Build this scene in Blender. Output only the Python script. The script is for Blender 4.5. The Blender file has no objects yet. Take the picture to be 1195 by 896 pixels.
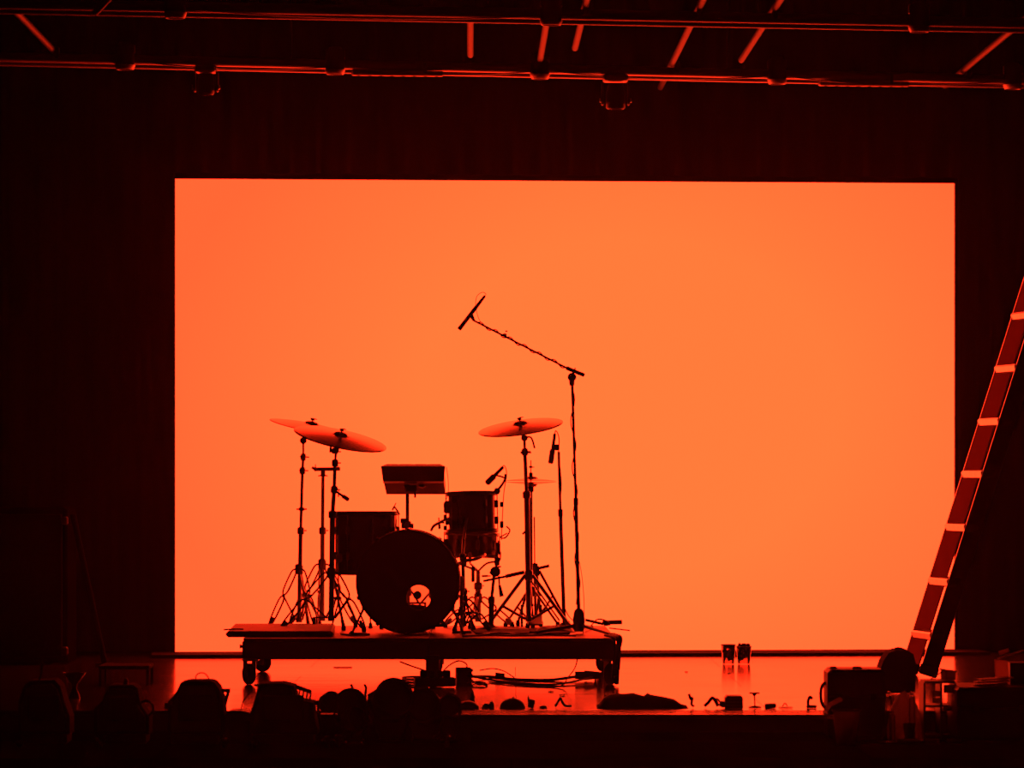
import bpy, math, random
from mathutils import Vector, Matrix, Quaternion
random.seed(7)
S = bpy.context.scene
COL = S.collection
pi = math.pi

# ------------------------------------------------------------------ camera, world, exposure
CAM_Y, CAM_H, FPX, HOR = -23.6, 1.12, 5070.0, 559.0
cd = bpy.data.cameras.new('camera'); cam = bpy.data.objects.new('camera', cd); COL.objects.link(cam)
cam.location = (0, CAM_Y, CAM_H); cam.rotation_euler = (pi/2, 0, 0)
cd.sensor_width = 36; cd.lens = 36*FPX/1195; cd.shift_y = (HOR-448)/1195
cd.clip_end = 200
cd.dof.use_dof = True; cd.dof.focus_distance = 24.8; cd.dof.aperture_fstop = 4.0
S.camera = cam
w = bpy.data.worlds.new('hall_gloom'); S.world = w; w.use_nodes = True
w.node_tree.nodes['Background'].inputs[0].default_value = (1, 0.0, 0.06, 1)
w.node_tree.nodes['Background'].inputs[1].default_value = 0.008
_wt = w.node_tree; _vs = _wt.nodes.new('ShaderNodeVolumeScatter')          # thin stage haze filling the hall
_vs.inputs['Density'].default_value = .00046; _vs.inputs['Anisotropy'].default_value = .90
_wt.links.new(_vs.outputs[0], _wt.nodes['World Output'].inputs['Volume'])
S.view_settings.view_transform = 'Standard'; S.view_settings.look = 'None'
S.view_settings.gamma = 1; S.view_settings.exposure = 0; S.view_settings.use_curve_mapping = False
S.cycles.max_bounces = 8; S.cycles.glossy_bounces = 6; S.cycles.transparent_max_bounces = 12

def P(px, py, D):          # a point of the place from its bearing and its real distance
    return Vector(((px-597.5)*D/FPX, CAM_Y+D, CAM_H+(HOR-py)*D/FPX))
def XZ(px, D, z=0.0):
    return Vector(((px-597.5)*D/FPX, CAM_Y+D, z))

# ------------------------------------------------------------------ materials
def mat(name, col, rough=0.5, metal=0.0, spec=0.5, noise=0.25, scale=20, stretch=(1,1,1), bump=0.0, coat=0.0, rnoise=0.1):
    m = bpy.data.materials.new(name); m.use_nodes = True
    nt = m.node_tree; b = nt.nodes['Principled BSDF']
    tc = nt.nodes.new('ShaderNodeTexCoord'); mp = nt.nodes.new('ShaderNodeMapping'); mp.inputs['Scale'].default_value = stretch
    nz = nt.nodes.new('ShaderNodeTexNoise'); nz.inputs['Scale'].default_value = scale; nz.inputs['Detail'].default_value = 4
    nt.links.new(tc.outputs['Object'], mp.inputs[0]); nt.links.new(mp.outputs[0], nz.inputs['Vector'])
    mx = nt.nodes.new('ShaderNodeMix'); mx.data_type = 'RGBA'
    mx.inputs['A'].default_value = tuple(c*(1-noise) for c in col)+(1,); mx.inputs['B'].default_value = tuple(min(1, c*(1+noise)) for c in col)+(1,)
    nt.links.new(nz.outputs['Fac'], mx.inputs['Factor']); nt.links.new(mx.outputs['Result'], b.inputs['Base Color'])
    mr = nt.nodes.new('ShaderNodeMapRange'); mr.inputs['To Min'].default_value = max(0.02, rough-rnoise*rough); mr.inputs['To Max'].default_value = min(1, rough+rnoise*rough)
    nt.links.new(nz.outputs['Fac'], mr.inputs['Value']); nt.links.new(mr.outputs['Result'], b.inputs['Roughness'])
    b.inputs['Metallic'].default_value = metal; b.inputs['Specular IOR Level'].default_value = spec
    b.inputs['Coat Weight'].default_value = coat
    if bump:
        bp = nt.nodes.new('ShaderNodeBump'); bp.inputs['Strength'].default_value = bump; bp.inputs['Distance'].default_value = 0.01
        nt.links.new(nz.outputs['Fac'], bp.inputs['Height']); nt.links.new(bp.outputs[0], b.inputs['Normal'])
    return m
M = {}
M['chrome'] = mat('chromed_steel', (.62,.60,.60), .30, 1.0, scale=40)
M['darkmetal'] = mat('dark_metal', (.10,.10,.10), .35, .8)
M['black'] = mat('black_plastic', (.018,.017,.017), .45)
M['rubber'] = mat('black_rubber', (.015,.014,.014), .8, spec=.2)
M['lacquer'] = mat('black_drum_lacquer', (.012,.010,.010), .22, spec=.35)
M['head'] = mat('black_drum_head', (.012,.010,.010), .5, spec=.3)
M['skin'] = mat('coated_drum_head', (.5,.48,.45), .6)
M['bronze'] = mat('cymbal_bronze', (.50,.34,.25), .24, 1.0, scale=3, rnoise=0.0, noise=.1)
M['snare'] = mat('snare_steel_shell', (.25,.22,.22), .3, 1.0)
M['deck'] = mat('phenolic_birch_deck', (.09,.07,.065), .42, noise=.35, scale=14, stretch=(1,6,1))
M['alu'] = mat('aluminium', (.6,.6,.6), .32, 1.0)
M['alu_dull'] = mat('worn_ladder_aluminium', (.42,.40,.40), .42, .75)
M['frame'] = mat('black_painted_frame', (.015,.013,.013), .5, spec=.3)
M['pipe'] = mat('grid_pipe_paint', (.42,.38,.38), .5, .8, scale=8, noise=.3)
M['crosspipe'] = mat('cross_pipe_paint', (.055,.048,.048), .6, .3, scale=8, noise=.4)
M['cable'] = mat('cable_rubber', (.02,.018,.018), .5)
M['fabric'] = mat('black_drape_wool', (.020,.016,.016), .95, spec=.05, noise=.4, scale=60)
M['paint'] = mat('flat_black_paint', (.010,.009,.009), .95, spec=.03)
M['felt'] = mat('black_platform_felt', (.004,.0035,.0035), 1.0, spec=0)
M['case'] = mat('black_case_laminate', (.014,.012,.012), .5, spec=.3)
M['card'] = mat('brown_cardboard', (.42,.30,.20), .8, spec=.1, noise=.2, scale=30)
M['pale'] = mat('pale_plastic', (.55,.5,.48), .5)
M['cloth'] = mat('pale_cloth', (.55,.42,.40), .9, spec=.1)
M['lens'] = mat('lamp_lens', (.04,.04,.04), .08, coat=1)
M['padgrey'] = mat('pad_grey_plastic', (.10,.09,.09), .38)
M['tape'] = mat('gaffer_tape', (.02,.018,.018), .6)
M['strip'] = mat('edge_strip_metal', (.75,.72,.72), .16, 1.0)
M['mat'] = mat('rubber_mat', (.03,.027,.027), .6, noise=.5, scale=30)

def clear(name, tint, rough=.05, alpha=.75):
    m = bpy.data.materials.new(name); m.use_nodes = True; nt = m.node_tree; nt.nodes.clear()
    o = nt.nodes.new('ShaderNodeOutputMaterial'); t = nt.nodes.new('ShaderNodeBsdfTransparent'); g = nt.nodes.new('ShaderNodeBsdfGlossy')
    t.inputs[0].default_value = tint+(1,); g.inputs['Roughness'].default_value = rough
    f = nt.nodes.new('ShaderNodeFresnel'); f.inputs['IOR'].default_value = 1.45
    nz = nt.nodes.new('ShaderNodeTexNoise'); nz.inputs['Scale'].default_value = 12
    ad = nt.nodes.new('ShaderNodeMath'); ad.operation = 'MULTIPLY_ADD'; ad.inputs[1].default_value = .06*(1-alpha)*4
    nt.links.new(nz.outputs['Fac'], ad.inputs[0]); nt.links.new(f.outputs[0], ad.inputs[2])
    mx = nt.nodes.new('ShaderNodeMixShader'); nt.links.new(ad.outputs[0], mx.inputs[0])
    nt.links.new(t.outputs[0], mx.inputs[1]); nt.links.new(g.outputs[0], mx.inputs[2]); nt.links.new(mx.outputs[0], o.inputs[0])
    return m
M['clear_head'] = clear('clear_drum_film', (.85,.80,.78))
M['clear_cup'] = clear('clear_cup_plastic', (.88,.80,.78), .12, .6)

def thin(name, col, tr=.5, trans=0.0):
    m = mat(name, col, .6, spec=.3); nt = m.node_tree; b = nt.nodes['Principled BSDF']; o = nt.nodes['Material Output']
    t = nt.nodes.new('ShaderNodeBsdfTranslucent'); t.inputs[0].default_value = col+(1,)
    mx = nt.nodes.new('ShaderNodeMixShader'); mx.inputs[0].default_value = tr
    nt.links.new(b.outputs[0], mx.inputs[1]); nt.links.new(t.outputs[0], mx.inputs[2]); out = mx
    if trans:
        t2 = nt.nodes.new('ShaderNodeBsdfTransparent'); m2 = nt.nodes.new('ShaderNodeMixShader'); m2.inputs[0].default_value = trans
        nt.links.new(mx.outputs[0], m2.inputs[1]); nt.links.new(t2.outputs[0], m2.inputs[2]); out = m2
    nt.links.new(out.outputs[0], o.inputs[0]); return m
M['thin_card'] = thin('thin_card', (.75,.60,.50), .8)
M['thin_plastic'] = thin('milky_plastic', (.85,.8,.75), .75)
M['milky'] = thin('cloudy_pail_plastic', (.8,.75,.7), .7, .35)

# glossy black stage floor with faint lengthwise scuffs
def floor_mat():
    m = mat('stage_floor_gloss', (.035,.026,.025), .13, spec=.5, noise=.35, scale=3, stretch=(.35,2.2,1), bump=0.0, rnoise=.0)
    nt = m.node_tree; b = nt.nodes['Principled BSDF']
    tc = nt.nodes.new('ShaderNodeTexCoord'); mp = nt.nodes.new('ShaderNodeMapping'); mp.inputs['Scale'].default_value = (.5, 9, 1)
    nz = nt.nodes.new('ShaderNodeTexNoise'); nz.inputs['Scale'].default_value = 2.4; nz.inputs['Detail'].default_value = 6; nz.inputs['Roughness'].default_value = .6
    geo = nt.nodes.new('ShaderNodeNewGeometry')
    nt.links.new(geo.outputs['Position'], mp.inputs[0]); nt.links.new(mp.outputs[0], nz.inputs['Vector'])
    mr = nt.nodes.new('ShaderNodeMapRange'); mr.inputs['From Min'].default_value = .45; mr.inputs['From Max'].default_value = .75
    mr.inputs['To Min'].default_value = .125; mr.inputs['To Max'].default_value = .24
    nt.links.new(nz.outputs['Fac'], mr.inputs['Value']); nt.links.new(mr.outputs['Result'], b.inputs['Roughness'])
    return m
M['floor'] = floor_mat()

# LED wall picture: a plain orange field, a little yellower towards its centre and right, with the fine grid of its diodes
def led_mat():
    m = bpy.data.materials.new('led_orange_field'); m.use_nodes = True; nt = m.node_tree; nt.nodes.clear()
    N = nt.nodes.new; L = nt.links.new
    o = N('ShaderNodeOutputMaterial'); e = N('ShaderNodeEmission')
    tc = N('ShaderNodeTexCoord'); sp = N('ShaderNodeSeparateXYZ'); L(tc.outputs['Object'], sp.inputs[0])
    mp = N('ShaderNodeMapping'); mp.inputs['Location'].default_value = (-.13, 0, -.66); mp.inputs['Scale'].default_value = (.33, 0, .42)
    gr = N('ShaderNodeTexGradient'); gr.gradient_type = 'SPHERICAL'; L(tc.outputs['Object'], mp.inputs[0]); L(mp.outputs[0], gr.inputs[0])
    cr = N('ShaderNodeValToRGB')
    cr.color_ramp.elements[0].position = 0; cr.color_ramp.elements[0].color = (1, .0200, .0052, 1)
    cr.color_ramp.elements[1].position = .55; cr.color_ramp.elements[1].color = (1, .0292, .0064, 1)
    L(gr.outputs[0], cr.inputs[0])
    def wave(out):
        a = N('ShaderNodeMath'); a.operation = 'MULTIPLY'; a.inputs[1].default_value = 2*pi/0.0078; L(out, a.inputs[0])
        s = N('ShaderNodeMath'); s.operation = 'SINE'; L(a.outputs[0], s.inputs[0]); return s.outputs[0]
    add = N('ShaderNodeMath'); add.operation = 'ADD'; L(wave(sp.outputs['X']), add.inputs[0]); L(wave(sp.outputs['Z']), add.inputs[1])
    st = N('ShaderNodeMath'); st.operation = 'MULTIPLY_ADD'; st.inputs[1].default_value = .3; st.inputs[2].default_value = 7.0; L(add.outputs[0], st.inputs[0])
    L(cr.outputs[0], e.inputs[0]); L(st.outputs[0], e.inputs[1]); L(e.outputs[0], o.inputs[0])
    return m
M['led'] = led_mat()

# ------------------------------------------------------------------ mesh builder
def basis(axis):
    a = Vector(axis).normalized(); u = a.orthogonal().normalized(); v = a.cross(u)
    return a, u, v
def cr_pts(pts, k=6):
    pts = [Vector(p) for p in pts]; out = []
    Q = [pts[0]*2-pts[1]]+pts+[pts[-1]*2-pts[-2]]
    for i in range(1, len(Q)-2):
        a, b, c, d = Q[i-1:i+3]
        for j in range(k):
            t = j/k
            out.append(.5*((2*b)+(c-a)*t+(2*a-5*b+4*c-d)*t*t+(3*b-a-3*c+d)*t**3))
    out.append(pts[-1]); return out
class MB:
    def __init__(s): s.v = []; s.f = []; s.sm = []
    def add(s, vs, fs, smooth=False):
        o = len(s.v); s.v += [Vector(v) for v in vs]; s.f += [tuple(o+i for i in f) for f in fs]; s.sm += [smooth]*len(fs); return s
    def box(s, c, size, rot=None, bev=0.0, taper=1.0):
        R = rot if rot is not None else Matrix.Identity(3); hx, hy, hz = [q/2 for q in size]; b = min(bev, hx*.9, hy*.9, hz*.9)
        if b <= 0:
            vs = [(x*hx*(taper if z > 0 else 1), y*hy*(taper if z > 0 else 1), z*hz) for z in (-1, 1) for x, y in ((-1,-1),(1,-1),(1,1),(-1,1))]
            fs = [(3,2,1,0),(4,5,6,7),(0,1,5,4),(1,2,6,5),(2,3,7,6),(3,0,4,7)]
            s.add([Vector(c)+R@Vector(v) for v in vs], fs)
        else:
            rings = []
            for z, ins in ((-hz, b), (-hz+b, 0), (hz-b, 0), (hz, b)):
                k = taper if z > 0 else 1
                X, Y = hx*k-ins, hy*k-ins; q = b if ins == 0 else b*.5
                rings.append([(-X+q,-Y,z),(X-q,-Y,z),(X,-Y+q,z),(X,Y-q,z),(X-q,Y,z),(-X+q,Y,z),(-X,Y-q,z),(-X,-Y+q,z)])
            vs = [v for r in rings for v in r]; fs = [tuple(range(7,-1,-1)), tuple(range(24,32))]
            for i in range(3):
                for j in range(8): fs.append((i*8+j, i*8+(j+1) % 8, (i+1)*8+(j+1) % 8, (i+1)*8+j))
            s.add([Vector(c)+R@Vector(v) for v in vs], fs)
        return s
    def tube(s, a, b, r0, r1=None, n=12):
        r1 = r0 if r1 is None else r1; a = Vector(a); b = Vector(b); _, u, v = basis(b-a)
        vs = []
        for p, r in ((a, r0), (b, r1)):
            for i in range(n):
                t = 2*pi*i/n; vs.append(p+u*math.cos(t)*r+v*math.sin(t)*r)
        s.add(vs, [(i, (i+1) % n, n+(i+1) % n, n+i) for i in range(n)], True)
        s.add(vs[:n], [tuple(range(n-1,-1,-1))]); s.add(vs[n:], [tuple(range(n))]); return s
    def path(s, pts, r, n=6, k=6, smooth=True):
        pts = cr_pts(pts, k) if smooth else [Vector(p) for p in pts]
        u = None; vs = []; m = len(pts)
        for i, p in enumerate(pts):
            d = (pts[min(i+1, m-1)]-pts[max(i-1, 0)]);
            if d.length < 1e-9: d = Vector((0,0,1))
            d.normalize()
            u = d.orthogonal() if u is None else (u-d*u.dot(d))
            if u.length < 1e-6: u = d.orthogonal()
            u.normalize(); v = d.cross(u)
            for j in range(n):
                t = 2*pi*j/n; vs.append(p+u*math.cos(t)*r+v*math.sin(t)*r)
        fs = [(i*n+j, i*n+(j+1) % n, (i+1)*n+(j+1) % n, (i+1)*n+j) for i in range(m-1) for j in range(n)]
        fs += [tuple(range(n-1,-1,-1)), tuple((m-1)*n+j for j in range(n))]
        s.add(vs, fs, True); return s
    def lathe(s, o, axis, prof, n=32, cap=True):      # prof = [(along, radius)]
        o = Vector(o); a, u, v = basis(axis); vs = []; m = len(prof)
        for h, r in prof:
            for i in range(n):
                t = 2*pi*i/n; vs.append(o+a*h+u*math.cos(t)*r+v*math.sin(t)*r)
        fs = [(i*n+j, i*n+(j+1) % n, (i+1)*n+(j+1) % n, (i+1)*n+j) for i in range(m-1) for j in range(n)]
        s.add(vs, fs, True)
        if cap: s.add(vs[:n], [tuple(range(n-1,-1,-1))]); s.add(vs[-n:], [tuple(range(n))])
        return s
    def torus(s, c, axis, R, r, n=40, k=8):
        _, u, v = basis(axis); c = Vector(c)
        pts = [c+u*math.cos(2*pi*i/n)*R+v*math.sin(2*pi*i/n)*R for i in range(n+1)]
        return s.path(pts, r, k, smooth=False)
    def prism(s, pts, y0, y1, bev=0):                 # outline in x,z (world), extruded along y
        n = len(pts); vs = [(x, y0, z) for x, z in pts]+[(x, y1, z) for x, z in pts]
        s.add(vs, [tuple(range(n)), tuple(range(2*n-1, n-1, -1))]+[(j, (j+1) % n, n+(j+1) % n, n+j)[::-1] for j in range(n)])
        return s
    def blob(s, c, rx, ry, rz, n=16, m=9, flat=True, jit=0.0, seed=1):
        rnd = random.Random(seed); c = Vector(c); vs = []; fs = []
        for i in range(m+1):
            ph = pi*i/m
            for j in range(n):
                t = 2*pi*j/n; k = 1+jit*(rnd.random()-.5)
                z = math.cos(ph)*rz*k
                if flat: z = max(z, 0)
                vs.append(c+Vector((math.sin(ph)*math.cos(t)*rx*k, math.sin(ph)*math.sin(t)*ry*k, z)))
        fs = [(i*n+j, (i+1)*n+j, (i+1)*n+(j+1) % n, i*n+(j+1) % n) for i in range(m) for j in range(n)]
        return s.add(vs, fs, True)
    def build(s, name, m, parent=None):
        xs = [v.x for v in s.v]; ys = [v.y for v in s.v]; zs = [v.z for v in s.v]
        o = Vector(((min(xs)+max(xs))/2, (min(ys)+max(ys))/2, min(zs)))
        me = bpy.data.meshes.new(name); me.from_pydata([v-o for v in s.v], [], s.f); me.materials.append(m if not isinstance(m, str) else M[m])
        me.polygons.foreach_set('use_smooth', s.sm); me.update()
        ob = bpy.data.objects.new(name, me); COL.objects.link(ob)
        place(ob, o, parent); return ob
WP = {}
def place(ob, o, parent):
    WP[ob.name] = Vector(o)
    if parent is not None: ob.parent = parent; ob.location = o-WP[parent.name]
    else: ob.location = o
def tag(o, label=None, cat=None, group=None, kind=None):
    if label: o['label'] = label
    if cat: o['category'] = cat
    if group: o['group'] = group
    if kind: o['kind'] = kind
    return o
def thing(name, loc, label, cat, group=None):
    o = bpy.data.objects.new(name, None); COL.objects.link(o); o.empty_display_size = .1; place(o, Vector(loc), None)
    return tag(o, label, cat, group)
def struct(name, mb, m, parent=None):
    o = mb.build(name, m, parent)
    if parent is None: o['kind'] = 'structure'
    return o
def rotY(a): return Matrix.Rotation(a, 3, 'Y')
def rotZ(a): return Matrix.Rotation(a, 3, 'Z')
def rotX(a): return Matrix.Rotation(a, 3, 'X')

# ------------------------------------------------------------------ the setting
ED = 21.0                                  # distance of the stage's front edge from the camera
EY = CAM_Y+ED
f = bpy.data.objects.new('floor', None); COL.objects.link(f); place(f, Vector((0, 2, 0)), None); f['kind'] = 'structure'
sub = MB().box((0, (EY+7)/2, -.06), (15, 7-EY, .08)).build('subfloor', 'frame', f)
PW, PL = 2.44, 1.22
yy = EY+.03
while yy < 6.9:
    y1 = min(yy+PL, 7); xx = -7.3+(0 if int((yy-EY)/PL) % 2 else 1.22)
    if xx > -7.3: MB().box(((-7.3+xx)/2, (yy+y1)/2, -.01), (xx+7.3-.003, y1-yy-.003, .02)).build('floor_panel', 'floor', f)
    while xx < 7.3:
        x1 = min(xx+PW, 7.3)
        MB().box(((xx+x1)/2, (yy+y1)/2, -.01), (x1-xx-.003, y1-yy-.003, .02)).build('floor_panel', 'floor', f); xx += PW
    yy += PL
struct('trim_1', MB().box((0, EY-.02, -.56), (15, .04, .92)), 'paint')           # stage fascia
struct('wall_back', MB().box((0, 7.05, 2.4), (15, .1, 6.2)), 'paint')
struct('wall_left', MB().box((-7.45, 2.2, 2.4), (.1, 9.8, 6.2)), 'paint')
struct('wall_right', MB().box((7.45, 2.2, 2.4), (.1, 9.8, 6.2)), 'paint')
struct('ceiling', MB().box((0, 2.2, 5.55), (15, 9.8, .1)), 'paint')
struct('auditorium_floor', MB().box((0, -14, -1.05), (15, 22.5, .06)), 'paint')

# aluminium edge profile along the open middle of the stage front
x0, x1 = XZ(528, ED).x, XZ(972, ED).x
t = thing('stage_edge_strip', ((x0+x1)/2, EY-.2, -.02), 'long ribbed metal strip catching orange light along the stage front', 'trim')
MB().box(((x0+x1)/2, EY-.19, -.012), (x1-x0, .42, .012)).build('plate', 'strip', t)
for yo in (-.02, -.19, -.36): MB().box(((x0+x1)/2, EY+yo, -.001), (x1-x0, .03, .010), bev=.003).build('rib', 'strip', t)
for px in (541, 595, 662, 724, 786, 850, 905, 948):
    p = XZ(px, ED-.1); MB().lathe((p.x, p.y, -.006), (0,0,1), [(0,.016),(.006,.016),(.011,.008)], 10).build('bolt', 'darkmetal', t)

# lower black platform in front of the stage, on which the lamps and the clutter stand
ZP = -.125
pl = thing('front_platform', (0, EY-.9, -1.02), 'low black platform running along the front of the stage', 'platform')
for i in range(-4, 4):
    if -1 <= i*1.6/1.6 < -1: continue
    MB().box((i*1.6+.8, EY-1.0, ZP-.02), (1.595, 1.2, .04)).build('platform_panel', 'felt', pl)
MB().box((0, EY-1.0, -.6), (12.6, 1.14, .86)).build('platform_body', 'felt', pl)

# drapes around the LED wall, real folds
def drape(name, xa, xb, z0, z1, y, label, depth=.05, pitch=.17, slope=0, seed=0):
    rnd = random.Random(seed); n = max(8, int((xb-xa)/.022)); vs = []; ph = rnd.random()*6
    for i in range(n+1):
        x = xa+(xb-xa)*i/n; ph += 2*pi*(xb-xa)/n/(pitch*(.8+.5*rnd.random()))
        yo = y+slope*(x-xa)+depth*math.sin(ph)
        vs += [(x, yo, z0), (x, yo+.01*math.sin(ph*.5), z1)]
    for v in list(vs): vs.append((v[0], v[1]+.02, v[2]))
    m = 2*(n+1)
    fs = [(2*i, 2*i+2, 2*i+3, 2*i+1) for i in range(n)]+[(m+2*i, m+2*i+1, m+2*i+3, m+2*i+2) for i in range(n)]
    fs += [(0,1,m+1,m), (2*n, m+2*n, m+2*n+1, 2*n+1)]
    fs += [(2*i, m+2*i, m+2*i+2, 2*i+2) for i in range(n)]+[(2*i+1, 2*i+3, m+2*i+3, m+2*i+1) for i in range(n)]
    o = MB().add(vs, fs, True).build(name, 'fabric'); tag(o, label, 'curtain', 'black stage drapes'); return o

# ------------------------------------------------------------------ LED wall (5 m x 3 m), turned a little so its right side stands farther off
DL, DR = 27.65, 28.08
A = XZ(204.5, DL); B = XZ(1113.5, DR); zb0, zt = .022, 3.03
mid = (A+B)/2; ang = math.atan2(B.y-A.y, B.x-A.x); Wd = (B-A).length; R = rotZ(ang)
lw = thing('led_wall', (mid.x, mid.y, 0), 'huge glowing orange screen behind the drum kit', 'screen')
def LW(x, y, z): return Vector((mid.x, mid.y, 0))+R@Vector((x, y, z))
MB().box(LW(0, .004, (zb0+zt)/2+.0), (Wd, .008, zt-zb0), R).build('display_face', 'led', lw)
MB().box(LW(0, .05, (zb0+zt)/2), (Wd, .08, zt-zb0), R).build('cabinet_backs', 'black', lw)
MB().box(LW(0, -.20, .010), (Wd+.3, .50, .020), R).build('added_dark_strip', 'paint', lw)  # matte slab added to imitate the dark strip's reflection in the floor
MB().box(LW(0, .05, zb0/2), (Wd+.02, .07, zb0-.002), R).build('base_rail', 'frame', lw)
for sx in (-1, 1): MB().box(LW(sx*(Wd/2+.008), .03, zt/2), (.012, .1, zt), R).build('side_trim', 'frame', lw)
MB().box(LW(0, .03, zt+.008), (Wd+.03, .1, .014), R).build('top_trim', 'frame', lw)
for i in range(6):
    x = -Wd/2+Wd*(i+.5)/6; l = MB().box(LW(x, .35, 1.4), (.06, .06, 2.8), R); l.box(LW(x, .6, .03), (.06, .9, .05), R); l.build('back_brace', 'darkmetal', lw)
drape('stage_drape', -6.6, A.x-.03, .01, 4.6, A.y+.03, 'black curtain hanging left of the orange screen', slope=ang, seed=1)
drape('stage_drape', B.x+.03, 6.6, .01, 4.6, B.y+.03, 'black curtain hanging right of the orange screen', slope=ang, seed=2)
drape('stage_drape', A.x-.05, B.x+.05, 3.07, 4.6, A.y+.01, 'wide black curtain strip hanging above the orange screen', slope=math.tan(ang), seed=3)

# ------------------------------------------------------------------ riser
ZD = .256
RX0, RX1, RY0, RY1 = XZ(284, 23.6).x, XZ(719, 23.6).x, 0.0, 2.0
sk = -.0098
def RS(x, y, z): return Vector((x+sk*y, y, z))
Rr = rotZ(-sk*0)
ri = thing('drum_riser', ((RX0+RX1)/2, 1, 0), 'square black wheeled platform carrying the drum kit', 'riser')
cx = (RX0+RX1)/2; RW = RX1-RX0
for k, (xa, xb) in enumerate(((RX0, cx-.002), (cx+.002, RX1))):
    m_ = MB(); m_.add([RS(xa,0,ZD-.016),RS(xb,0,ZD-.016),RS(xb,2,ZD-.016),RS(xa,2,ZD-.016),RS(xa,0,ZD),RS(xb,0,ZD),RS(xb,2,ZD),RS(xa,2,ZD)],
        [(3,2,1,0),(4,5,6,7),(0,1,5,4),(1,2,6,5),(2,3,7,6),(3,0,4,7)]); m_.build('deck_panel', 'deck', ri)
    for (ya) in (.02, 1.98): MB().box(((xa+xb)/2+sk*ya, ya, ZD-.016-.05), (xb-xa-.002, .04, .098), bev=.004).build('frame_beam', 'frame', ri)
    for xq in (xa+.02, xb-.02): MB().box((xq+sk, 1, ZD-.016-.05), (.038, 1.92, .096), bev=.004).build('frame_beam', 'frame', ri)
def caster(x, y, yaw, m='rubber'):
    R_ = rotZ(yaw); c = Vector((x, y, 0)); g = MB(); zt_ = ZD-.115
    g.box(c+Vector((0,0,zt_-.004)), (.09,.09,.008))
    for s_ in (-1, 1): g.box(c+R_@Vector((s_*.026, .012, .09)), (.005, .05, .10), R_, bev=.002)
    g.box(c+R_@Vector((0, 0, .135)), (.06, .055, .012), R_)
    fk = g.build('caster_fork', 'chrome', ri)
    ax = R_@Vector((1,0,0)); w_ = MB().lathe(c+R_@Vector((0,.02,.058))-ax*.018, ax, [(0,.03),(0,.052),(.006,.058),(.03,.058),(.036,.052),(.036,.03)], 28)
    w_.build('wheel', m, fk)
for (px, D, yw) in ((292, 23.64, .5), (505, 23.70, .1), (711, 23.64, -.4), (309, 25.24, .9), (512, 25.3, .2), (702, 25.24, -.7)):
    p = XZ(px, D); caster(p.x, p.y+.03, yw)
for z_, px in ((.19, 281), (.19, 722)):
    p = P(px, 755, 23.7); MB().tube((p.x-.012, p.y+.1, p.z), (p.x+.012, p.y+.1, p.z), .012, .006).build('side_bolt', 'darkmetal', ri)

# board that overhangs the riser's left side
b_ = MB(); ca = XZ(262, 23.9).x; cb = XZ(392, 24.6).x
b_.box(((ca+cb)/2, .75, ZD+.017), (cb-ca, 1.25, .034), rotZ(.03), bev=.012)
tag(b_.build('drum_mat', 'mat'), 'thick dark board overhanging the left edge of the drum riser', 'mat')
p = P(263, 733, 23.8)
tag(MB().path([(ca-.005,.3,ZD+.036),(ca+.05,.3,ZD+.039),(ca+.10,.33,ZD+.038)], .004).build('tape_strip', 'tape'), 'tiny strip of tape curled at the outer end of the overhanging board', 'tape')
q = MB(); q.box(P(606, 737, 24.3)+Vector((0,.25,-.0)), (.52, .75, .008), rotZ(.05)); q.v = [Vector((v.x, v.y, v.z-min(k.z for k in q.v)+ZD+.001)) for v in q.v]
tag(q.build('drum_mat', 'rubber'), 'thin black rubber mat lying under the right cymbal stand', 'mat')

# ------------------------------------------------------------------ drums
bd_c = P(476, 679, 24.2); Rb = .291
bd = thing('bass_drum', (bd_c.x, .6+.22, ZD), 'large black bass drum facing forward with a round port hole low right', 'drum')
y0b, y1b = bd_c.y, bd_c.y+.44
MB().lathe((bd_c.x, y0b+.02, bd_c.z), (0,1,0), [(0,Rb-.022),(.40,Rb-.022),(.40,Rb-.03),(0,Rb-.03),(0,Rb-.022)], 72, cap=False).build('shell', 'lacquer', bd)
for yy_, rr in ((y0b, 1), (y1b-.035, 1)):
    MB().lathe((bd_c.x, yy_, bd_c.z), (0,1,0), [(0,Rb-.014),(0,Rb-.002),(.004,Rb),(.034,Rb),(.038,Rb-.003),(.038,Rb-.014),(0,Rb-.014)], 72, cap=False).build('hoop', 'lacquer', bd)
hc = P(488.5, 697, 24.2); n = 64; vs = []; rh = .072
for i in range(n):
    t_ = 2*pi*i/n; vs.append((bd_c.x+math.cos(t_)*(Rb-.013), y0b+.012, bd_c.z+math.sin(t_)*(Rb-.013)))
for i in range(n):
    t_ = 2*pi*i/n; vs.append((hc.x+math.cos(t_)*rh, y0b+.012, hc.z+math.sin(t_)*rh))
vs += [(v[0], v[1]+.002, v[2]) for v in vs]
fs = [(i, (i+1) % n, n+(i+1) % n, n+i) for i in range(n)]+[(2*n+i, 3*n+i, 3*n+(i+1) % n, 2*n+(i+1) % n) for i in range(n)]
fs += [(n+i, n+(i+1) % n, 3*n+(i+1) % n, 3*n+i) for i in range(n)]
fh = MB().add(vs, fs).build('front_head', 'head', bd)
MB().torus((hc.x, y0b+.011, hc.z), (0,1,0), rh, .0035, 48, 6).build('port_ring', 'black', fh)
bh = MB().lathe((bd_c.x, y1b-.02, bd_c.z), (0,1,0), [(0,Rb-.03),(.001,Rb-.03)], 64).build('batter_head', 'clear_head', bd)
pc = P(487, 694.5, 24.6); MB().lathe((pc.x, y1b-.024, pc.z), (0,1,0), [(0,.024),(.002,.024)], 24).build('beater_patch', 'black', bh)
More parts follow.
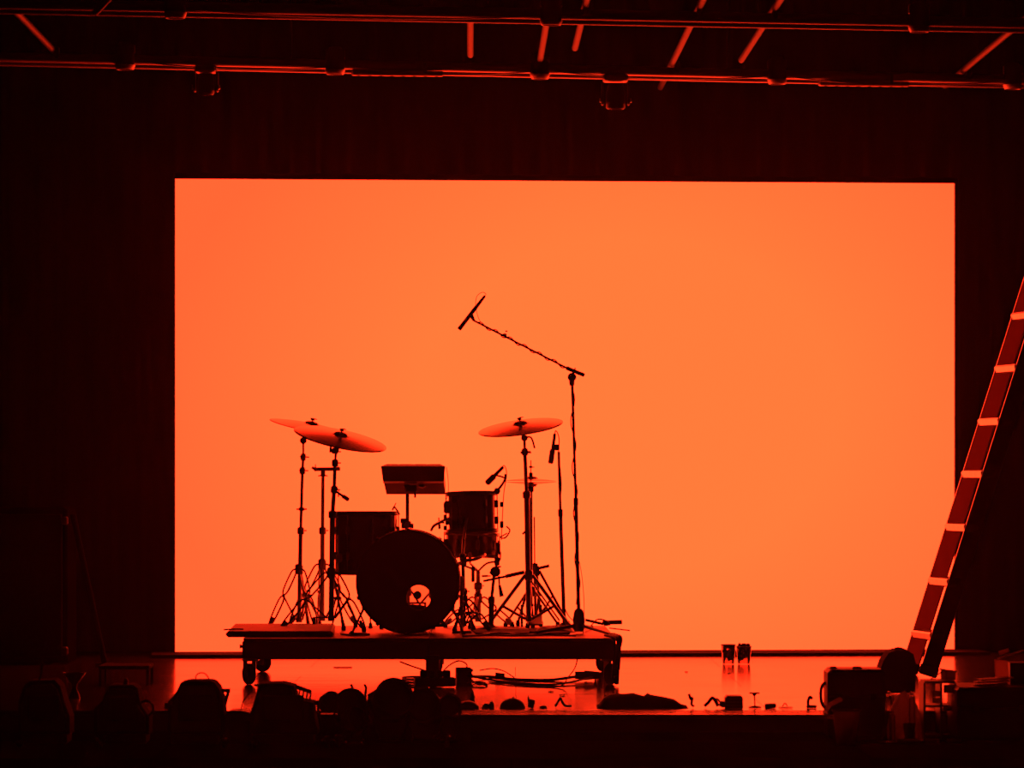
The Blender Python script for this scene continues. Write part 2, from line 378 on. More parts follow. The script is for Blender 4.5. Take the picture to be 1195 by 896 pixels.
for k in range(10):
    a_ = 2*pi*(k+.5)/10; d = Vector((math.cos(a_), 0, math.sin(a_)))
    g = MB()
    for yy_ in (y0b+.018, y1b-.016): g.box(Vector((bd_c.x, yy_, bd_c.z))+d*(Rb+.001), (.022, .05, .012), rotY(-a_+pi/2), bev=.003)
    g.tube(Vector((bd_c.x, y0b, bd_c.z))+d*(Rb+.004), Vector((bd_c.x, y1b, bd_c.z))+d*(Rb+.004), .0035, n=8)
    g.box(Vector((bd_c.x, y0b+.22, bd_c.z))+d*(Rb-.008), (.025, .06, .028), rotY(-a_+pi/2), bev=.005)
    g.v = [v if v.z > ZD+.002 else Vector((v.x, v.y, ZD+.002)) for v in g.v]
    g.build('tension_claw', 'lacquer', bd)
for s_ in (-1, 1):
    g = MB().tube((bd_c.x+s_*.24, y0b+.1, bd_c.z-.13), (bd_c.x+s_*.31, y0b-.02, ZD+.008), .007, .006)
    g.box((bd_c.x+s_*.24, y0b+.1, bd_c.z-.13), (.04,.05,.05), bev=.006)
    sp_ = g.build('spur', 'darkmetal', bd); MB().lathe((bd_c.x+s_*.31, y0b-.02, ZD+.001), (0,0,1), [(0,.012),(.018,.010)], 12).build('rubber_foot', 'rubber', sp_)
# pillow inside, low
g = MB().blob((bd_c.x+.02, y0b+.22, bd_c.z-Rb+.035), .19, .12, .125, 20, 10, flat=True, jit=.05, seed=4)
tag(g.build('muffling_pillow', 'fabric'), 'dark pillow lying inside the bass drum, seen through its port hole', 'pillow')
# pedal
kx = P(487, 700, 24.7).x; ky = y1b+.02
kp = thing('kick_pedal', (kx, ky+.2, ZD), 'metal foot pedal behind the bass drum, glimpsed through the port hole', 'pedal')
MB().box((kx, ky+.17, ZD+.006), (.10,.32,.012), bev=.003).build('base_plate', 'darkmetal', kp)
MB().box((kx, ky+.19, ZD+.06), (.075,.28,.012), rotX(-.22), bev=.004).build('footboard', 'alu', kp)
for s_ in (-1, 1): MB().tube((kx+s_*.045, ky+.04, ZD+.01), (kx+s_*.045, ky+.04, ZD+.16), .007).build('post', 'chrome', kp)
MB().tube((kx-.05, ky+.04, ZD+.16), (kx+.05, ky+.04, ZD+.16), .006).build('axle', 'chrome', kp)
g = MB().tube((kx, ky+.04, ZD+.16), (kx, ky+.02, pc.z), .004); g.lathe((kx, ky-.005, pc.z), (0,1,0), [(0,.014),(.005,.021),(.03,.021),(.036,.012)], 20); g.build('beater', 'rubber', kp)

def drum(name, c, r, z0, z1, tilt, label, shell_m='lacquer', lugs=8, heads=('head', 'head'), cat='drum'):
    Rt = tilt; c = Vector(c); H = z1-z0; ax = Rt@Vector((0,0,1)); o = c+Vector((0,0,0))
    th = thing(name, (c.x, c.y, z0), label, cat)
    base = Vector((c.x, c.y, z0))
    MB().lathe(base+ax*.012, ax, [(0,r-.012),(H-.024,r-.012)], 56, cap=False).build('shell', shell_m, th)
    for h0 in (0, H-.022):
        MB().lathe(base+ax*h0, ax, [(0,r-.010),(0,r),(.004,r+.002),(.018,r+.002),(.022,r),(.022,r-.010),(0,r-.010)], 56, cap=False).build('hoop', 'chrome' if shell_m == 'snare' else 'darkmetal', th)
    MB().lathe(base+ax*(H-.008), ax, [(0,r-.010),(.003,r-.011)], 48).build('batter_head', heads[0], th)
    MB().lathe(base+ax*.006, ax, [(0,r-.011),(.003,r-.010)], 48).build('bottom_head', heads[1], th)
    _, u, v = basis(ax)
    for k in range(lugs):
        a_ = 2*pi*(k+.3)/lugs; d = u*math.cos(a_)+v*math.sin(a_)
        g = MB(); q = base+d*(r+.001); g.tube(q+ax*.004, q+ax*(H-.002), .0032, n=6)
        for hh in ((.3, .7) if H > .2 else (.5,)):
            R_ = Matrix((d, ax.cross(d), ax)).transposed(); g.box(base+d*(r-.004)+ax*(H*hh), (.022,.018,.045 if H > .2 else .06), R_, bev=.005)
        g.build('tension_lug', 'chrome' if shell_m == 'snare' else 'darkmetal', th)
    return th, base, ax
# floor tom
ft = P(427, 600, 24.95); ftr = .19
th, base, ax = drum('floor_tom', ft, ftr, .572, .935, rotY(.0), 'wide black floor tom on legs, left of the bass drum')
for a_ in (-2.4, -.45, 1.5):
    d = Vector((math.cos(a_), math.sin(a_), 0)); q = Vector((ft.x, ft.y, 0))+d*(ftr+.018)
    g = MB().path([q+Vector((0,0,.80)), q+Vector((0,0,.45)), q+d*.02+Vector((0,0,.36)), q+d*.05+Vector((0,0,ZD+.02))], .005)
    g.box(q+Vector((0,0,.67))-d*.008, (.03,.03,.05), bev=.005); l_ = g.build('leg', 'chrome', th)
    MB().lathe(q+d*.05+Vector((0,0,ZD+.0)), (0,0,1), [(0,.013),(.03,.009)], 12).build('rubber_foot', 'rubber', l_)
# rack tom
rt = P(551, 600, 24.93)
th, base, ax = drum('rack_tom', rt, .146, .812, 1.047, rotX(-.05)@rotY(-.02), 'small black rack tom standing above the snare drum, right of centre', lugs=6)
arm = MB().path([P(503,619,24.62), P(507,613,24.65), P(520,606,24.85), P(524,606,24.87)], .008)
arm.box(P(522,592,24.85), (.04,.05,.07), bev=.008); arm.build('mount_arm', 'chrome', th)
for yy_ in (590, 603, 616): MB().box(P(519.5, yy_, 24.80), (.018,.02,.028), bev=.004).build('mount_bracket', 'chrome', th)
# snare drum
sn = P(550, 637, 25.27)
th, base, ax = drum('snare_drum', sn, .163, .664, .812, rotX(-.02)@rotY(.03), 'shallow metal snare drum just below and behind the rack tom', shell_m='snare', lugs=8)
g = MB().box(P(581, 640, 25.1), (.03,.05,.07), bev=.005).tube(P(583,627,25.1), P(592,622,25.1), .004); g.path([P(584,628,25.05), P(590,627,25.05), P(595,619,25.05), P(591,614,25.05)], .0045); g.build('strainer', 'chrome', th)

# ------------------------------------------------------------------ stands
def foot(m, p, d):  # rubber foot
    m.lathe(p-Vector((0,0,0)), (0,0,1), [(0,.012),(.016,.014),(.034,.009)], 10)
def wing(m, p, ax, s=1.0):
    _, u, v = basis(ax)
    m.tube(p-u*.022*s, p+u*.022*s, .006*s, n=8); m.tube(p+u*.016*s, p+u*.034*s+v*.012*s, .004*s, n=6); m.tube(p+u*.016*s, p+u*.034*s-v*.012*s, .004*s, n=6)
def legs3(th, bx, by, hubz, R_, az, mat_='chrome', dbl=.012, colz=None, zfoot=ZD, mid=.47, r=.0052):
    colz = zfoot+.05 if colz is None else colz
    for a_ in az:
        rr = R_
        if isinstance(a_, tuple): a_, rr = a_
        d = Vector((math.cos(a_), math.sin(a_), 0)); s = Vector((-d.y, d.x, 0)); c = Vector((bx, by, 0))
        hub = c+d*.022+Vector((0,0,hubz)); ft_ = c+d*rr+Vector((0,0,zfoot+.02)); g = MB()
        L_ = (ft_-hub).normalized(); nn = L_.cross(s).normalized(); cl = c+d*.02+Vector((0,0,colz))
        if dbl:
            kn = hub.lerp(ft_, mid)
            for k in (-1, 1):
                o1 = nn*k*dbl*1.25+s*k*dbl*.8
                g.path([hub, hub.lerp(kn, .15)+o1, hub.lerp(kn, .8)+o1, kn], r, n=6, k=3)
                g.path([kn, kn.lerp(ft_, .18)+o1, kn.lerp(ft_, .85)+o1*.8, ft_], r, n=6, k=3)
            for k in (-1, 1): g.tube(cl+s*k*dbl*.8, kn+s*k*dbl*.8, r*.9, n=6)
            g.tube(kn-s*.02, kn+s*.02, .009, n=8); g.tube(ft_-L_*.05, ft_, .009, .012, n=8)
        else:
            m_ = hub.lerp(ft_, mid); g.tube(hub, ft_, r*1.2, n=8); g.tube(cl, m_, r, n=6); g.tube(m_-s*.014, m_+s*.014, .007, n=8)
        l_ = g.build('leg', mat_, th); fm = MB(); foot(fm, Vector((ft_.x, ft_.y, zfoot+.0005)), d); fm.build('rubber_foot', 'rubber', l_)
    MB().lathe((bx, by, hubz-.03), (0,0,1), [(0,.020),(.005,.024),(.05,.024),(.06,.017)], 16).build('leg_collar', mat_, th)
    MB().lathe((bx, by, colz-.015), (0,0,1), [(0,.019),(.03,.019)], 14).build('lower_collar', mat_, th)
def poles(th, segs, mat_='chrome'):
    e = .35 if mat_ == 'black' else 1.0
    names = ['base_tube', 'middle_tube', 'upper_tube', 'top_rod']
    for i, (a, b, r) in enumerate(segs): MB().tube(a, b, r).build(names[min(i, 3)], mat_, th)
    for i in range(len(segs)-1):
        p = Vector(segs[i][1]); r = segs[i][2]; d = (Vector(segs[i][1])-Vector(segs[i][0])).normalized()
        g = MB().lathe(p-d*.022, d, [(0,r+.003*e),(.006,r+.008*e),(.034,r+.008*e),(.042,r+.002*e)], 14)
        if e == 1: wing(g, p, d)
        g.build('height_clamp', mat_, th)
def cymbal(name, c, r, roll, tilt, label, group=None, bow=.10):
    # roll about the view axis, tilt lowers the far edge; profile bowed with a bell
    Rt = rotY(roll)@rotX(tilt); ax = Rt@Vector((0,0,1)); H = r*bow; pr = []
    for i in range(15):
        u = i/14; rr = r*(1-u)+.042*u
        pr.append((-H*((rr/r)**1.6)+H*.0, rr))
    b = pr[-1][1]; z_ = pr[-1][0]
    for i in range(1, 8): a_ = i/7*pi/2; pr.append((z_+.016*math.sin(a_), max(.006, b*math.cos(a_))))
    top = [(h+.0016, max(q, .006)) for h, q in pr][::-1]
    return tag(MB().lathe(c, ax, pr+top+[pr[0]], 64, cap=False).build(name, 'bronze'), label, 'cymbal', group), ax
def felt_clutch(th, c, ax, up=.034, down=.05):
    up = min(up, .036)
    g = MB().tube(c-ax*down, c+ax*up, .004, n=8).lathe(c-ax*.020, ax, [(0,.008),(.018,.012),(.019,.006)], 14).lathe(c+ax*.020, ax, [(0,.006),(.001,.012),(.008,.009)], 14)
    g.build('felt_and_rod', 'rubber', th)
    g = MB(); wing(g, c+ax*(up-.004), ax, .7); g.build('wing_nut', 'chrome', th)

# A : far left stand, cymbal behind
DA = 25.15; a0 = P(349, 720, DA); a1 = P(354, 514, DA)
th = thing('cymbal_stand', (a0.x, a0.y, ZD), 'leftmost cymbal stand, thin poled, with wide braced legs', 'stand', 'cymbal stands')
poles(th, [(Vector((a0.x,a0.y,ZD+.045)), P(351,619,DA), .0125), (P(351,619,DA), P(353,549,DA), .009), (P(353,549,DA), P(354,533,DA), .008), (P(354,533,DA), a1, .006)])
legs3(th, a0.x, a0.y, P(350,664,DA).z, .17, (pi+.15, -.9, 1.3))
g = MB(); pA = P(352, 594, DA); g.tube(pA-Vector((.03,0,0)), pA+Vector((.03,0,0)), .005, n=8); g.lathe(pA-Vector((0,0,.01)), (0,0,1), [(0,.016),(.02,.016)], 12); g.build('memory_lock', 'chrome', th)
cA = P(364, 494.5, DA); cy, axA = cymbal('crash_cymbal', cA, .245, .205, .10, 'thin bronze cymbal at far left, half hidden behind the big left one', 'cymbals')
g = MB().tube(a1, cA-axA*.05, .006).lathe(a1-Vector((.0,0.012,0)), (0,1,0), [(0,.02),(.024,.02)], 14); wing(g, a1, (0,1,0), .8); g.build('tilter', 'chrome', th); felt_clutch(th, cA, axA)
# B : middle straight stand with a bar clamp
DB = 25.42; b0 = P(376, 720, DB)
th = thing('percussion_stand', (b0.x, b0.y, ZD), 'plain straight stand topped with a short crossbar, second from the left', 'stand')
poles(th, [(Vector((b0.x,b0.y,ZD+.045)), P(376.5,619,DB), .0135), (P(376.5,619,DB), P(377,552,DB), .0105)])
legs3(th, b0.x, b0.y, P(376,658,DB).z, .20, (pi-.35, -.2, 1.7))
g = MB().tube(P(368,547.5,DB), P(397,547,DB), .0115).tube(P(364,545,DB), P(368,548,DB), .008).lathe(P(377,555,DB)-Vector((0,0,.004)), (0,0,1), [(0,.03),(.006,.03),(.01,.014),(.05,.014)], 14)
wing(g, P(368,547,DB), (1,0,0), .8); wing(g, P(392,549,DB), (0,1,0), .8); g.build('crossbar', 'chrome', th)
# C : front left heavy stand, big cymbal
DC = 24.62; c0 = P(386.5, 722, DC); cC = P(398, 507, DC)
th = thing('cymbal_stand', (c0.x, c0.y, ZD), 'thick dark cymbal stand close to the floor tom, under the big left cymbal', 'stand', 'cymbal stands')
poles(th, [(Vector((c0.x,c0.y,ZD+.06)), P(388,600,DC), .0155), (P(388,600,DC), P(390,571,DC), .012), (P(390,571,DC), P(391,540,DC), .010), (P(391,540,DC), P(392,528,DC), .007)], 'darkmetal')
legs3(th, c0.x, c0.y, P(387,668,DC).z, .27, ((pi+.12, .285), (-.35, .20), (1.25, .2)), 'darkmetal', dbl=.013, colz=ZD+.075)
g = MB().tube(P(392,529,DC), P(396,516,DC), .011).lathe(P(390,526,DC)-Vector((0,.03,0)), (0,1,0), [(0,.018),(.06,.018)], 14).box(P(386,522,DC), (.012,.02,.06), rotY(.1), bev=.004)
cy, axC = cymbal('crash_cymbal', cC, .268, .215, .205, 'largest bronze cymbal, on the left side, tipped down to the right', 'cymbals')
wing(g, P(391,527,DC), (0,0,1)); wing(g, P(395,577,DC), (1,0,0), .7); g.tube(P(396,516,DC), cC-axC*.03, .006); g.build('tilter', 'darkmetal', th); felt_clutch(th, cC, axC, .04, .06)
# clip mic on C
def mic(name, a, b, r, label, cat='microphone', clipto=None, parent_m='black', taper=.6, grp='drum microphones'):
    a = Vector(a); b = Vector(b); th = thing(name, (a+b)/2, label, cat, grp); d = (b-a); L_ = d.length; d.normalize()
    MB().lathe(a, d, [(0,r*.7),(L_*.04,r),(L_*.42,r),(L_*.46,r*.85),(L_*.5,r*taper)], 16).build('grille', 'darkmetal', th)
    MB().lathe(a+d*L_*.5, d, [(0,r*taper),(L_*.5,r*taper*.9)], 14).build('body', parent_m, th)
    if clipto is not None: MB().path([(a+b)/2, ((a+b)/2).lerp(clipto, .5)+Vector((0,0,.003)), clipto], .005).build('clip', 'black', th)
    return th
mic('clip_microphone', P(406.5,583,24.55), P(393,574,24.6), .012, 'stubby microphone clipped to the thick left stand above the floor tom', clipto=P(390,573,24.6))
mic('clip_microphone', P(458,595,24.75), P(462,587,24.8), .005, 'tiny slim microphone poised above the rim of the floor tom', clipto=P(466,600,24.85))

# right crash
DR_ = 25.0; r0 = P(617, 720, DR_); cR = P(607, 494, DR_)
th = thing('cymbal_stand', (r0.x, r0.y, ZD), 'tall shiny cymbal stand on the right side of the kit', 'stand', 'cymbal stands')
poles(th, [(Vector((r0.x,r0.y,ZD+.05)), P(614.5,577,DR_), .0155), (P(614.5,577,DR_), P(612.5,527,DR_), .011), (P(612.5,527,DR_), P(612,513,DR_), .008)])
legs3(th, r0.x, r0.y, P(617,671,DR_).z, .24, ((pi+.35, .255), (-.12, .235), (1.45, .2)), 'chrome', dbl=0, colz=ZD+.06, mid=.6, r=.0085)
for dz in (.022,): MB().tube(P(620,676,DR_)+Vector((0,0,-.01)), P(657,724,DR_)+Vector((-.02,0,.0)), .005).build('leg_rail', 'chrome', th)
g = MB().tube(P(612,513,DR_), cR+Vector((.005,0,-.05)), .007).lathe(P(612,511,DR_)-Vector((0,.03,0)), (0,1,0), [(0,.019),(.06,.019)], 14).path([P(614,510,DR_), P(620,511,DR_), P(624,523,DR_)], .0055)
g.build('tilter', 'chrome', th)
g = MB(); wing(g, P(613,620,DR_), (0,1,0)); wing(g, P(612,528,DR_), (0,0,1), 1.2); g.build('wing_screws', 'chrome', th)
cy, axR = cymbal('crash_cymbal', cR, .246, -.135, .195, 'bronze cymbal on the right side, tipped down to the left', 'cymbals'); felt_clutch(th, cR, axR, .05, .05)
# hi-hat
DH = 25.28; h0 = P(620, 724, DH)
th = thing('hi_hat_stand', (h0.x, h0.y, ZD), 'slim hi-hat stand standing right behind the right cymbal stand', 'stand')
MB().tube((h0.x,h0.y,ZD+.03), P(619.5,570,DH), .010).build('base_tube', 'chrome', th)
MB().tube(P(619.5,570,DH), P(619.5,537,DH), .0032, n=8).build('pull_rod', 'chrome', th)
g = MB().lathe(P(619.5,568,DH)-Vector((0,0,.03)), (0,0,1), [(0,.012),(.005,.017),(.03,.017),(.04,.011)], 14); g.lathe(P(619.5,558,DH), (0,0,1), [(0,.012),(.03,.011),(.034,.007)], 14); g.lathe(P(619.5,546,DH), (0,0,1), [(0,.009),(.012,.009)], 12); wing(g, P(619.5,545,DH), (0,0,1), .6); g.build('clutch', 'black', th)
legs3(th, h0.x, h0.y, P(620,690,DH).z, .2, ((pi-.1,.15), (.25,.16), (-1.7,.17)), dbl=0, colz=ZD+.05, r=.006)
hq = h0.y-.2
MB().box((h0.x+.02, hq+.0, ZD+.05), (.085,.24,.010), rotX(.2), bev=.003).build('footboard', 'black', th)
for s_ in (-1, 1): MB().box((h0.x+s_*.055, h0.y-.03, ZD+.07), (.014,.014,.13), bev=.003).build('post', 'darkmetal', th)
hc_ = P(619.5, 562, DH)
c1, _ = cymbal('hi_hat_cymbal', hc_+Vector((0,0,.018)), .15, .01, .0, 'upper thin bronze disc of the hi-hat pair behind the right stand', 'hi-hat cymbals', bow=.09)
c2 = MB()
pr = []
for i in range(12): u = i/11; rr = .15*(1-u)+.04*u; pr.append((.0135*((rr/.15)**1.6), rr))
pr += [(-.012, .03), (-.018, .006)]
c2.lathe(hc_-Vector((0,0,.016)), (0,0,1), pr+[(h+.0016, q) for h, q in pr][::-1]+[pr[0]], 56, cap=False)
tag(c2.build('hi_hat_cymbal', 'bronze'), 'lower thin bronze disc of the hi-hat pair, bell downwards', 'cymbal', 'hi-hat cymbals')

# snare stand
s0 = P(558, 722, 25.27)
th = thing('snare_stand', (s0.x, s0.y, ZD), 'short thick stand carrying the snare drum', 'stand')
sb = Vector((s0.x, s0.y, .662-.02))
poles(th, [(Vector((s0.x,s0.y,ZD+.04)), Vector((s0.x,s0.y,.50)), .017), (Vector((s0.x,s0.y,.50)), Vector((s0.x,s0.y,.585)), .012)])
legs3(th, s0.x, s0.y, .43, .2, (pi-.3, -.15, -1.8), dbl=.012)
for a_ in (.4, 2.5, -1.6):
    d = Vector((math.cos(a_), math.sin(a_), 0)); c_ = Vector((sn.x, sn.y, 0))
    g = MB().path([Vector((s0.x,s0.y,.585)), c_+d*.10+Vector((0,0,.63)), c_+d*.176+Vector((0,0,.645)), c_+d*.178+Vector((0,0,.69))], .006); g.box(c_+d*.178+Vector((0,0,.68)), (.02,.02,.04), bev=.005); g.build('basket_arm', 'chrome', th)
g = MB(); g.box(P(552,670,25.2), (.02,.03,.09), bev=.004); wing(g, P(566,672,25.2), (0,0,1)); g.build('basket_clamp', 'darkmetal', th)
# low cluster left of it : tom stand with folded legs between bass drum and snare
k0 = P(541, 738, 24.55)
th = thing('tom_stand', (k0.x, k0.y, ZD), 'stout low stand squeezed between the bass drum and the snare stand', 'stand')
poles(th, [(Vector((k0.x,k0.y,ZD+.04)), P(541,690,24.55), .013), (P(541,690,24.55), P(540,650,24.55), .010), (P(540,650,24.55), P(541,630,24.7), .008)], 'darkmetal')
legs3(th, k0.x, k0.y, P(541,700,24.55).z, .15, (-1.9, -.25, 1.2), 'darkmetal', dbl=.010)
g = MB().path([P(530,660,24.6), P(541,655,24.55), P(556,652,24.6), P(566,647,24.7)], .009); wing(g, P(541,655,24.5), (0,1,0)); g.box(P(541,655,24.55), (.035,.04,.05), bev=.006); g.tube(P(541,630,24.7), rt+Vector((0,0,0.0))*1+Vector((-.03,-.165,-.02)), .008); g.build('holder_arm', 'chrome', th)

th = thing('hardware_clamp', P(535,735,24.45)*1, 'short upright clamp post hard against the right side of the bass drum', 'stand')
WP[th.name] = Vector((P(536,0,24.45).x, CAM_Y+24.45, ZD)); th.location = WP[th.name]
xk = P(536.5,0,24.45).x; yk = CAM_Y+24.45+.0
MB().tube((xk+.012,yk-.05,ZD+.012), (xk+.012,yk-.05,P(0,672,24.4).z), .0095).build('post', 'chrome', th)
MB().box((xk+.012,yk-.05,ZD+.0065), (.11,.07,.012), bev=.004).build('foot_plate', 'black', th)
for yq in (688, 703, 716): MB().box((xk+.016,yk-.05,P(0,yq,24.4).z), (.030,.03,.022), bev=.005).build('clamp_block', 'alu', th)
# boom stand with stub arm, px 575
m0 = P(573, 722, 24.85)
th = thing('short_boom_stand', (m0.x, m0.y, ZD), 'short boom stand with a level arm, between snare drum and right cymbal stand', 'stand')
poles(th, [(Vector((m0.x,m0.y,ZD+.03)), P(573.5,700,24.85), .016), (P(573.5,700,24.85), P(577,667,24.85), .009)], 'black')
MB().lathe((m0.x,m0.y,ZD+.0005), (0,0,1), [(0,.085),(.012,.083),(.022,.03),(.03,.02)], 36).build('round_base', 'black', th)
g = MB().tube(P(564,678,24.85), P(612,668,24.85), .0065).tube(P(590,672.5,24.85), P(612,667.5,24.85), .011).lathe(P(578,667,24.85)-Vector((0,.02,0)), (0,1,0), [(0,.03),(.04,.03)], 16); wing(g, P(576,665,24.82), (0,1,0), 1.3); g.build('boom_arm', 'black', th)
g = MB().tube(P(582,672,24.84), P(583,684,24.84), .005).tube(P(583,683,24.84), P(585.5,696,24.84), .008, .013); g.build('counterweight', 'black', th)
g = MB().tube(P(579,664,24.85), P(580,645,24.88), .008).box(P(580,655,24.86), (.03,.03,.05), bev=.006); g.build('upper_mount', 'black', th)
# stick arm (625..641, 660) behind hi hat
th = thing('folding_arm_stand', (P(625,720,25.45).x, CAM_Y+25.45, ZD), 'thin stand with a handle bar pointing right, behind the hi-hat stand', 'stand')
d0 = P(625, 722, 25.45)
poles(th, [(Vector((d0.x,d0.y,ZD+.02)), P(624,663,25.45), .0085), (P(624,663,25.45), P(623.5,603,25.45), .004)], 'darkmetal')
g = MB().tube(P(624,664,25.45), P(629,663,25.45), .012).tube(P(629,663,25.45), P(641,660,25.45), .009).box(P(624,663,25.45), (.035,.03,.06), bev=.006); g.build('handle_bar', 'black', th)
legs3(th, d0.x, d0.y, P(625,666,25.45).z, .17, ((-.05, .19), (2.4,.14), (1.3,.12)), 'darkmetal', dbl=.0, r=.0065, colz=ZD+.05)

# mic on rack tom
mt = mic('tom_microphone', P(568,564,24.75), P(587,545,24.8), .017, 'black microphone angled down over the right rim of the rack tom', clipto=P(590,558,24.82))
MB().path([P(590,553,24.82), P(589,560,24.82), P(584,568,24.85), P(580,572,24.87)], .007).build('clamp_arm', 'black', mt)
MB().box(P(580,573,24.87), (.035,.03,.035), rotY(.4), bev=.008).build('rim_clamp', 'darkmetal', mt)
g = MB().path([P(586,546,24.8), P(588,543,24.8), P(590.5,547,24.8), P(591,556,24.8), P(588,575,24.82), P(586.5,600,24.85), P(585,630,24.9)], .0025); g.build('cable', 'cable', mt)
for yq, hh in ((588.5, .03), (612, .04)): MB().box(P(585.5,yq,24.84), (.02,.02,hh), bev=.003).build('plug', 'black', mt)
# small mic left of tom
mic('clip_microphone', P(513,617,24.8), P(512,604,24.82), .007, 'tiny upright microphone on the left rim of the rack tom', clipto=P(518,610,24.85))

# straight mic stand
D1 = 25.15
th = thing('microphone_stand', (P(658,720,D1).x, CAM_Y+D1, ZD), 'straight thin microphone stand right of the hi-hat, about chest high', 'stand')
poles(th, [(P(658.5,731,D1)+Vector((0,0,.0)), P(654,598,D1), .0112), (P(654,598,D1), P(652,527,D1), .0078)], 'black')
q0 = P(658.5, 731, D1); MB().lathe((q0.x,q0.y,ZD+.0005), (0,0,1), [(0,.12),(.012,.118),(.02,.03),(.032,.02)], 40).build('round_base', 'black', th)
m1 = mic('stand_microphone', P(642.5,541,D1), P(647.5,506,D1), .0155, 'black microphone pointing down on the straight stand right of the cymbal', clipto=P(652,521,D1))
MB().box(P(649.5,522,D1), (.034,.03,.035), bev=.006).build('clip_block', 'black', m1)
MB().path([P(647.5,506,D1), P(648.5,502.5,D1), P(651,506,D1), P(652.5,514,D1), P(652,530,D1-.02), P(655,565,D1-.02), P(653,600,D1-.02), P(657,650,D1-.02), P(656,695,D1-.02), P(662,716,D1-.03), P(672,727,24.7)], .003).build('cable', 'cable', m1)

# tall boom stand
D2 = 24.3
t0 = P(675.5, 740, D2); th = thing('overhead_boom_stand', (t0.x, t0.y, ZD), 'tall boom stand at the right end of the riser, its arm rising to the left', 'stand')
poles(th, [(P(675.5,722,D2), P(672,585,D2), .0105), (P(672,585,D2), P(667.5,440,D2), .0075)], 'black')
MB().lathe((t0.x,t0.y,ZD+.012), (0,0,1), [(0,.024),(.02,.032),(.07,.034),(.115,.026),(.128,.014)], 20).build('leg_hub', 'black', th)
for (e, r_) in ((P(622,738,24.05), .011), (P(716,742.5,23.75), .009), (P(690,727,25.0), .009)):
    e = Vector((e.x, e.y, ZD+.012)); l_ = MB().tube((t0.x,t0.y,ZD+.05), e, r_, r_*.8).build('leg', 'black', th)
    d = (e-Vector((t0.x,t0.y,e.z))).normalized(); MB().tube(e-d*.03, e+d*.02, .0115, n=10).build('rubber_foot', 'rubber', l_)
E = P(553, 374, 24.75); F_ = P(681, 437.5, 24.25); J = P(667.5, 432.5, 24.3)
MB().tube(F_, J.lerp(E, .05), .011).build('arm_grip', 'black', th)
MB().tube(J, E, .0055).build('boom_arm', 'black', th)
g = MB().lathe(P(667.5,440,24.3)-Vector((0,.02,0)), (0,1,0), [(0,.024),(.04,.024)], 18).tube(P(667.5,450,24.3), P(667,437,24.3), .013, .02); wing(g, P(668,436,24.28), (0,1,0)); g.build('swivel_joint', 'black', th)
MB().box(P(589,391,24.6), (.022,.02,.02), bev=.004).build('arm_clamp', 'black', th).data; MB().box(P(591,386.5,24.6), (.013,.01,.008), bev=.002).build('clamp_tip', 'black', th)
oa, ob_ = P(535.5, 384.5, 24.75), P(566, 345, 24.75)
m2 = thing('overhead_microphone', P(550,365,24.75), 'slim pencil microphone on the tip of the tall boom arm', 'microphone', 'drum microphones')
d = (ob_-oa).normalized(); Lm = (ob_-oa).length
MB().lathe(oa, d, [(0,.010),(.004,.0125),(Lm*.18,.0115),(Lm*.5,.0115),(Lm*.52,.010)], 16).build('body', 'black', m2)
MB().lathe(oa+d*Lm*.52, d, [(0,.012),(Lm*.3,.009),(Lm*.48,.007)], 12).build('plug', 'black', m2)
MB().tube(P(550,368,24.75), E, .012, .008).build('clip', 'black', m2)
MB().path([ob_, P(567,343,24.75), P(563,341,24.75), P(557,345,24.75), P(555,353,24.75), P(556,362,24.75), P(558,370,24.74), P(561,376,24.73)], .0016).build('cable_loop', 'cable', m2)
wr = []
for i in range(30):
    u = i/29; p_ = E.lerp(J, .04+.93*u); wr.append(p_+Vector((0, .011*math.cos(i*1.35), .0115*math.sin(i*1.35))))
MB().path(wr, .0032, k=3).build('cable_wrap', 'cable', th)
wr = []
for i in range(34):
    u = i/33; p_ = P(667.5,452,D2).lerp(P(675,705,D2), u); wr.append(p_+Vector((.0125*math.sin(i*.9), .012*math.cos(i*.9), 0)))
MB().path(wr, .0032, k=3).build('cable_wrap', 'cable', th)
MB().path([P(676,655,D2), P(679,672,D2), P(681.5,700,D2), P(681.5,728,D2), P(680,742,D2-.12)], .0018).build('hanging_cable', 'cable', th)

# sample pad
DP = 24.95
th = thing('percussion_pad', P(482,577,DP), 'dark box-shaped electronic percussion pad tilted on a pole above the bass drum', 'percussion pad')
w0 = 75*DP/FPX; ta = .62
Rp = rotX(-(pi/2-ta)); pcn = P(482.3, 560, DP)
# a slanted body: underside faces forward-down, far edge low
zt_, zm, zb_ = P(0,544,DP).z, P(0,561.5,DP).z, P(0,577,DP).z
xl, xr = P(444.5,0,DP).x, P(519.5,0,DP).x
y_ = CAM_Y+DP; zd = zm-zb_
g = MB()   # rear edge of the pad: thick housing facing the hall
pts = [(xl,y_,zt_),(xr,y_,zt_),(xr-.008,y_+.004,zm),(xl+.012,y_+.004,zm),
       (xl+.03,y_+.05,zt_+.012),(xr-.03,y_+.05,zt_+.012),(xr-.008,y_+.07,zm-.012),(xl+.012,y_+.07,zm-.012)]
g.add(pts, [(3,2,1,0),(4,5,6,7),(0,1,5,4),(1,2,6,5),(2,3,7,6),(3,0,4,7)]); g.build('rear_housing', 'black', th)
g = MB()   # slab sloping down towards the drummer, seen from beneath
pts = [(xl+.013,y_+.07,zm+.002),(xr-.010,y_+.07,zm+.002),(xr-.002,y_+.27,zb_),(xl+.024,y_+.27,zb_),
       (xl+.013,y_+.07,zt_),(xr-.010,y_+.07,zt_),(xr-.002,y_+.29,zb_+.06),(xl+.024,y_+.29,zb_+.06)]
g.add(pts, [(3,2,1,0),(4,5,6,7),(0,1,5,4),(1,2,6,5),(2,3,7,6),(3,0,4,7)]); g.build('underside', 'padgrey', th)
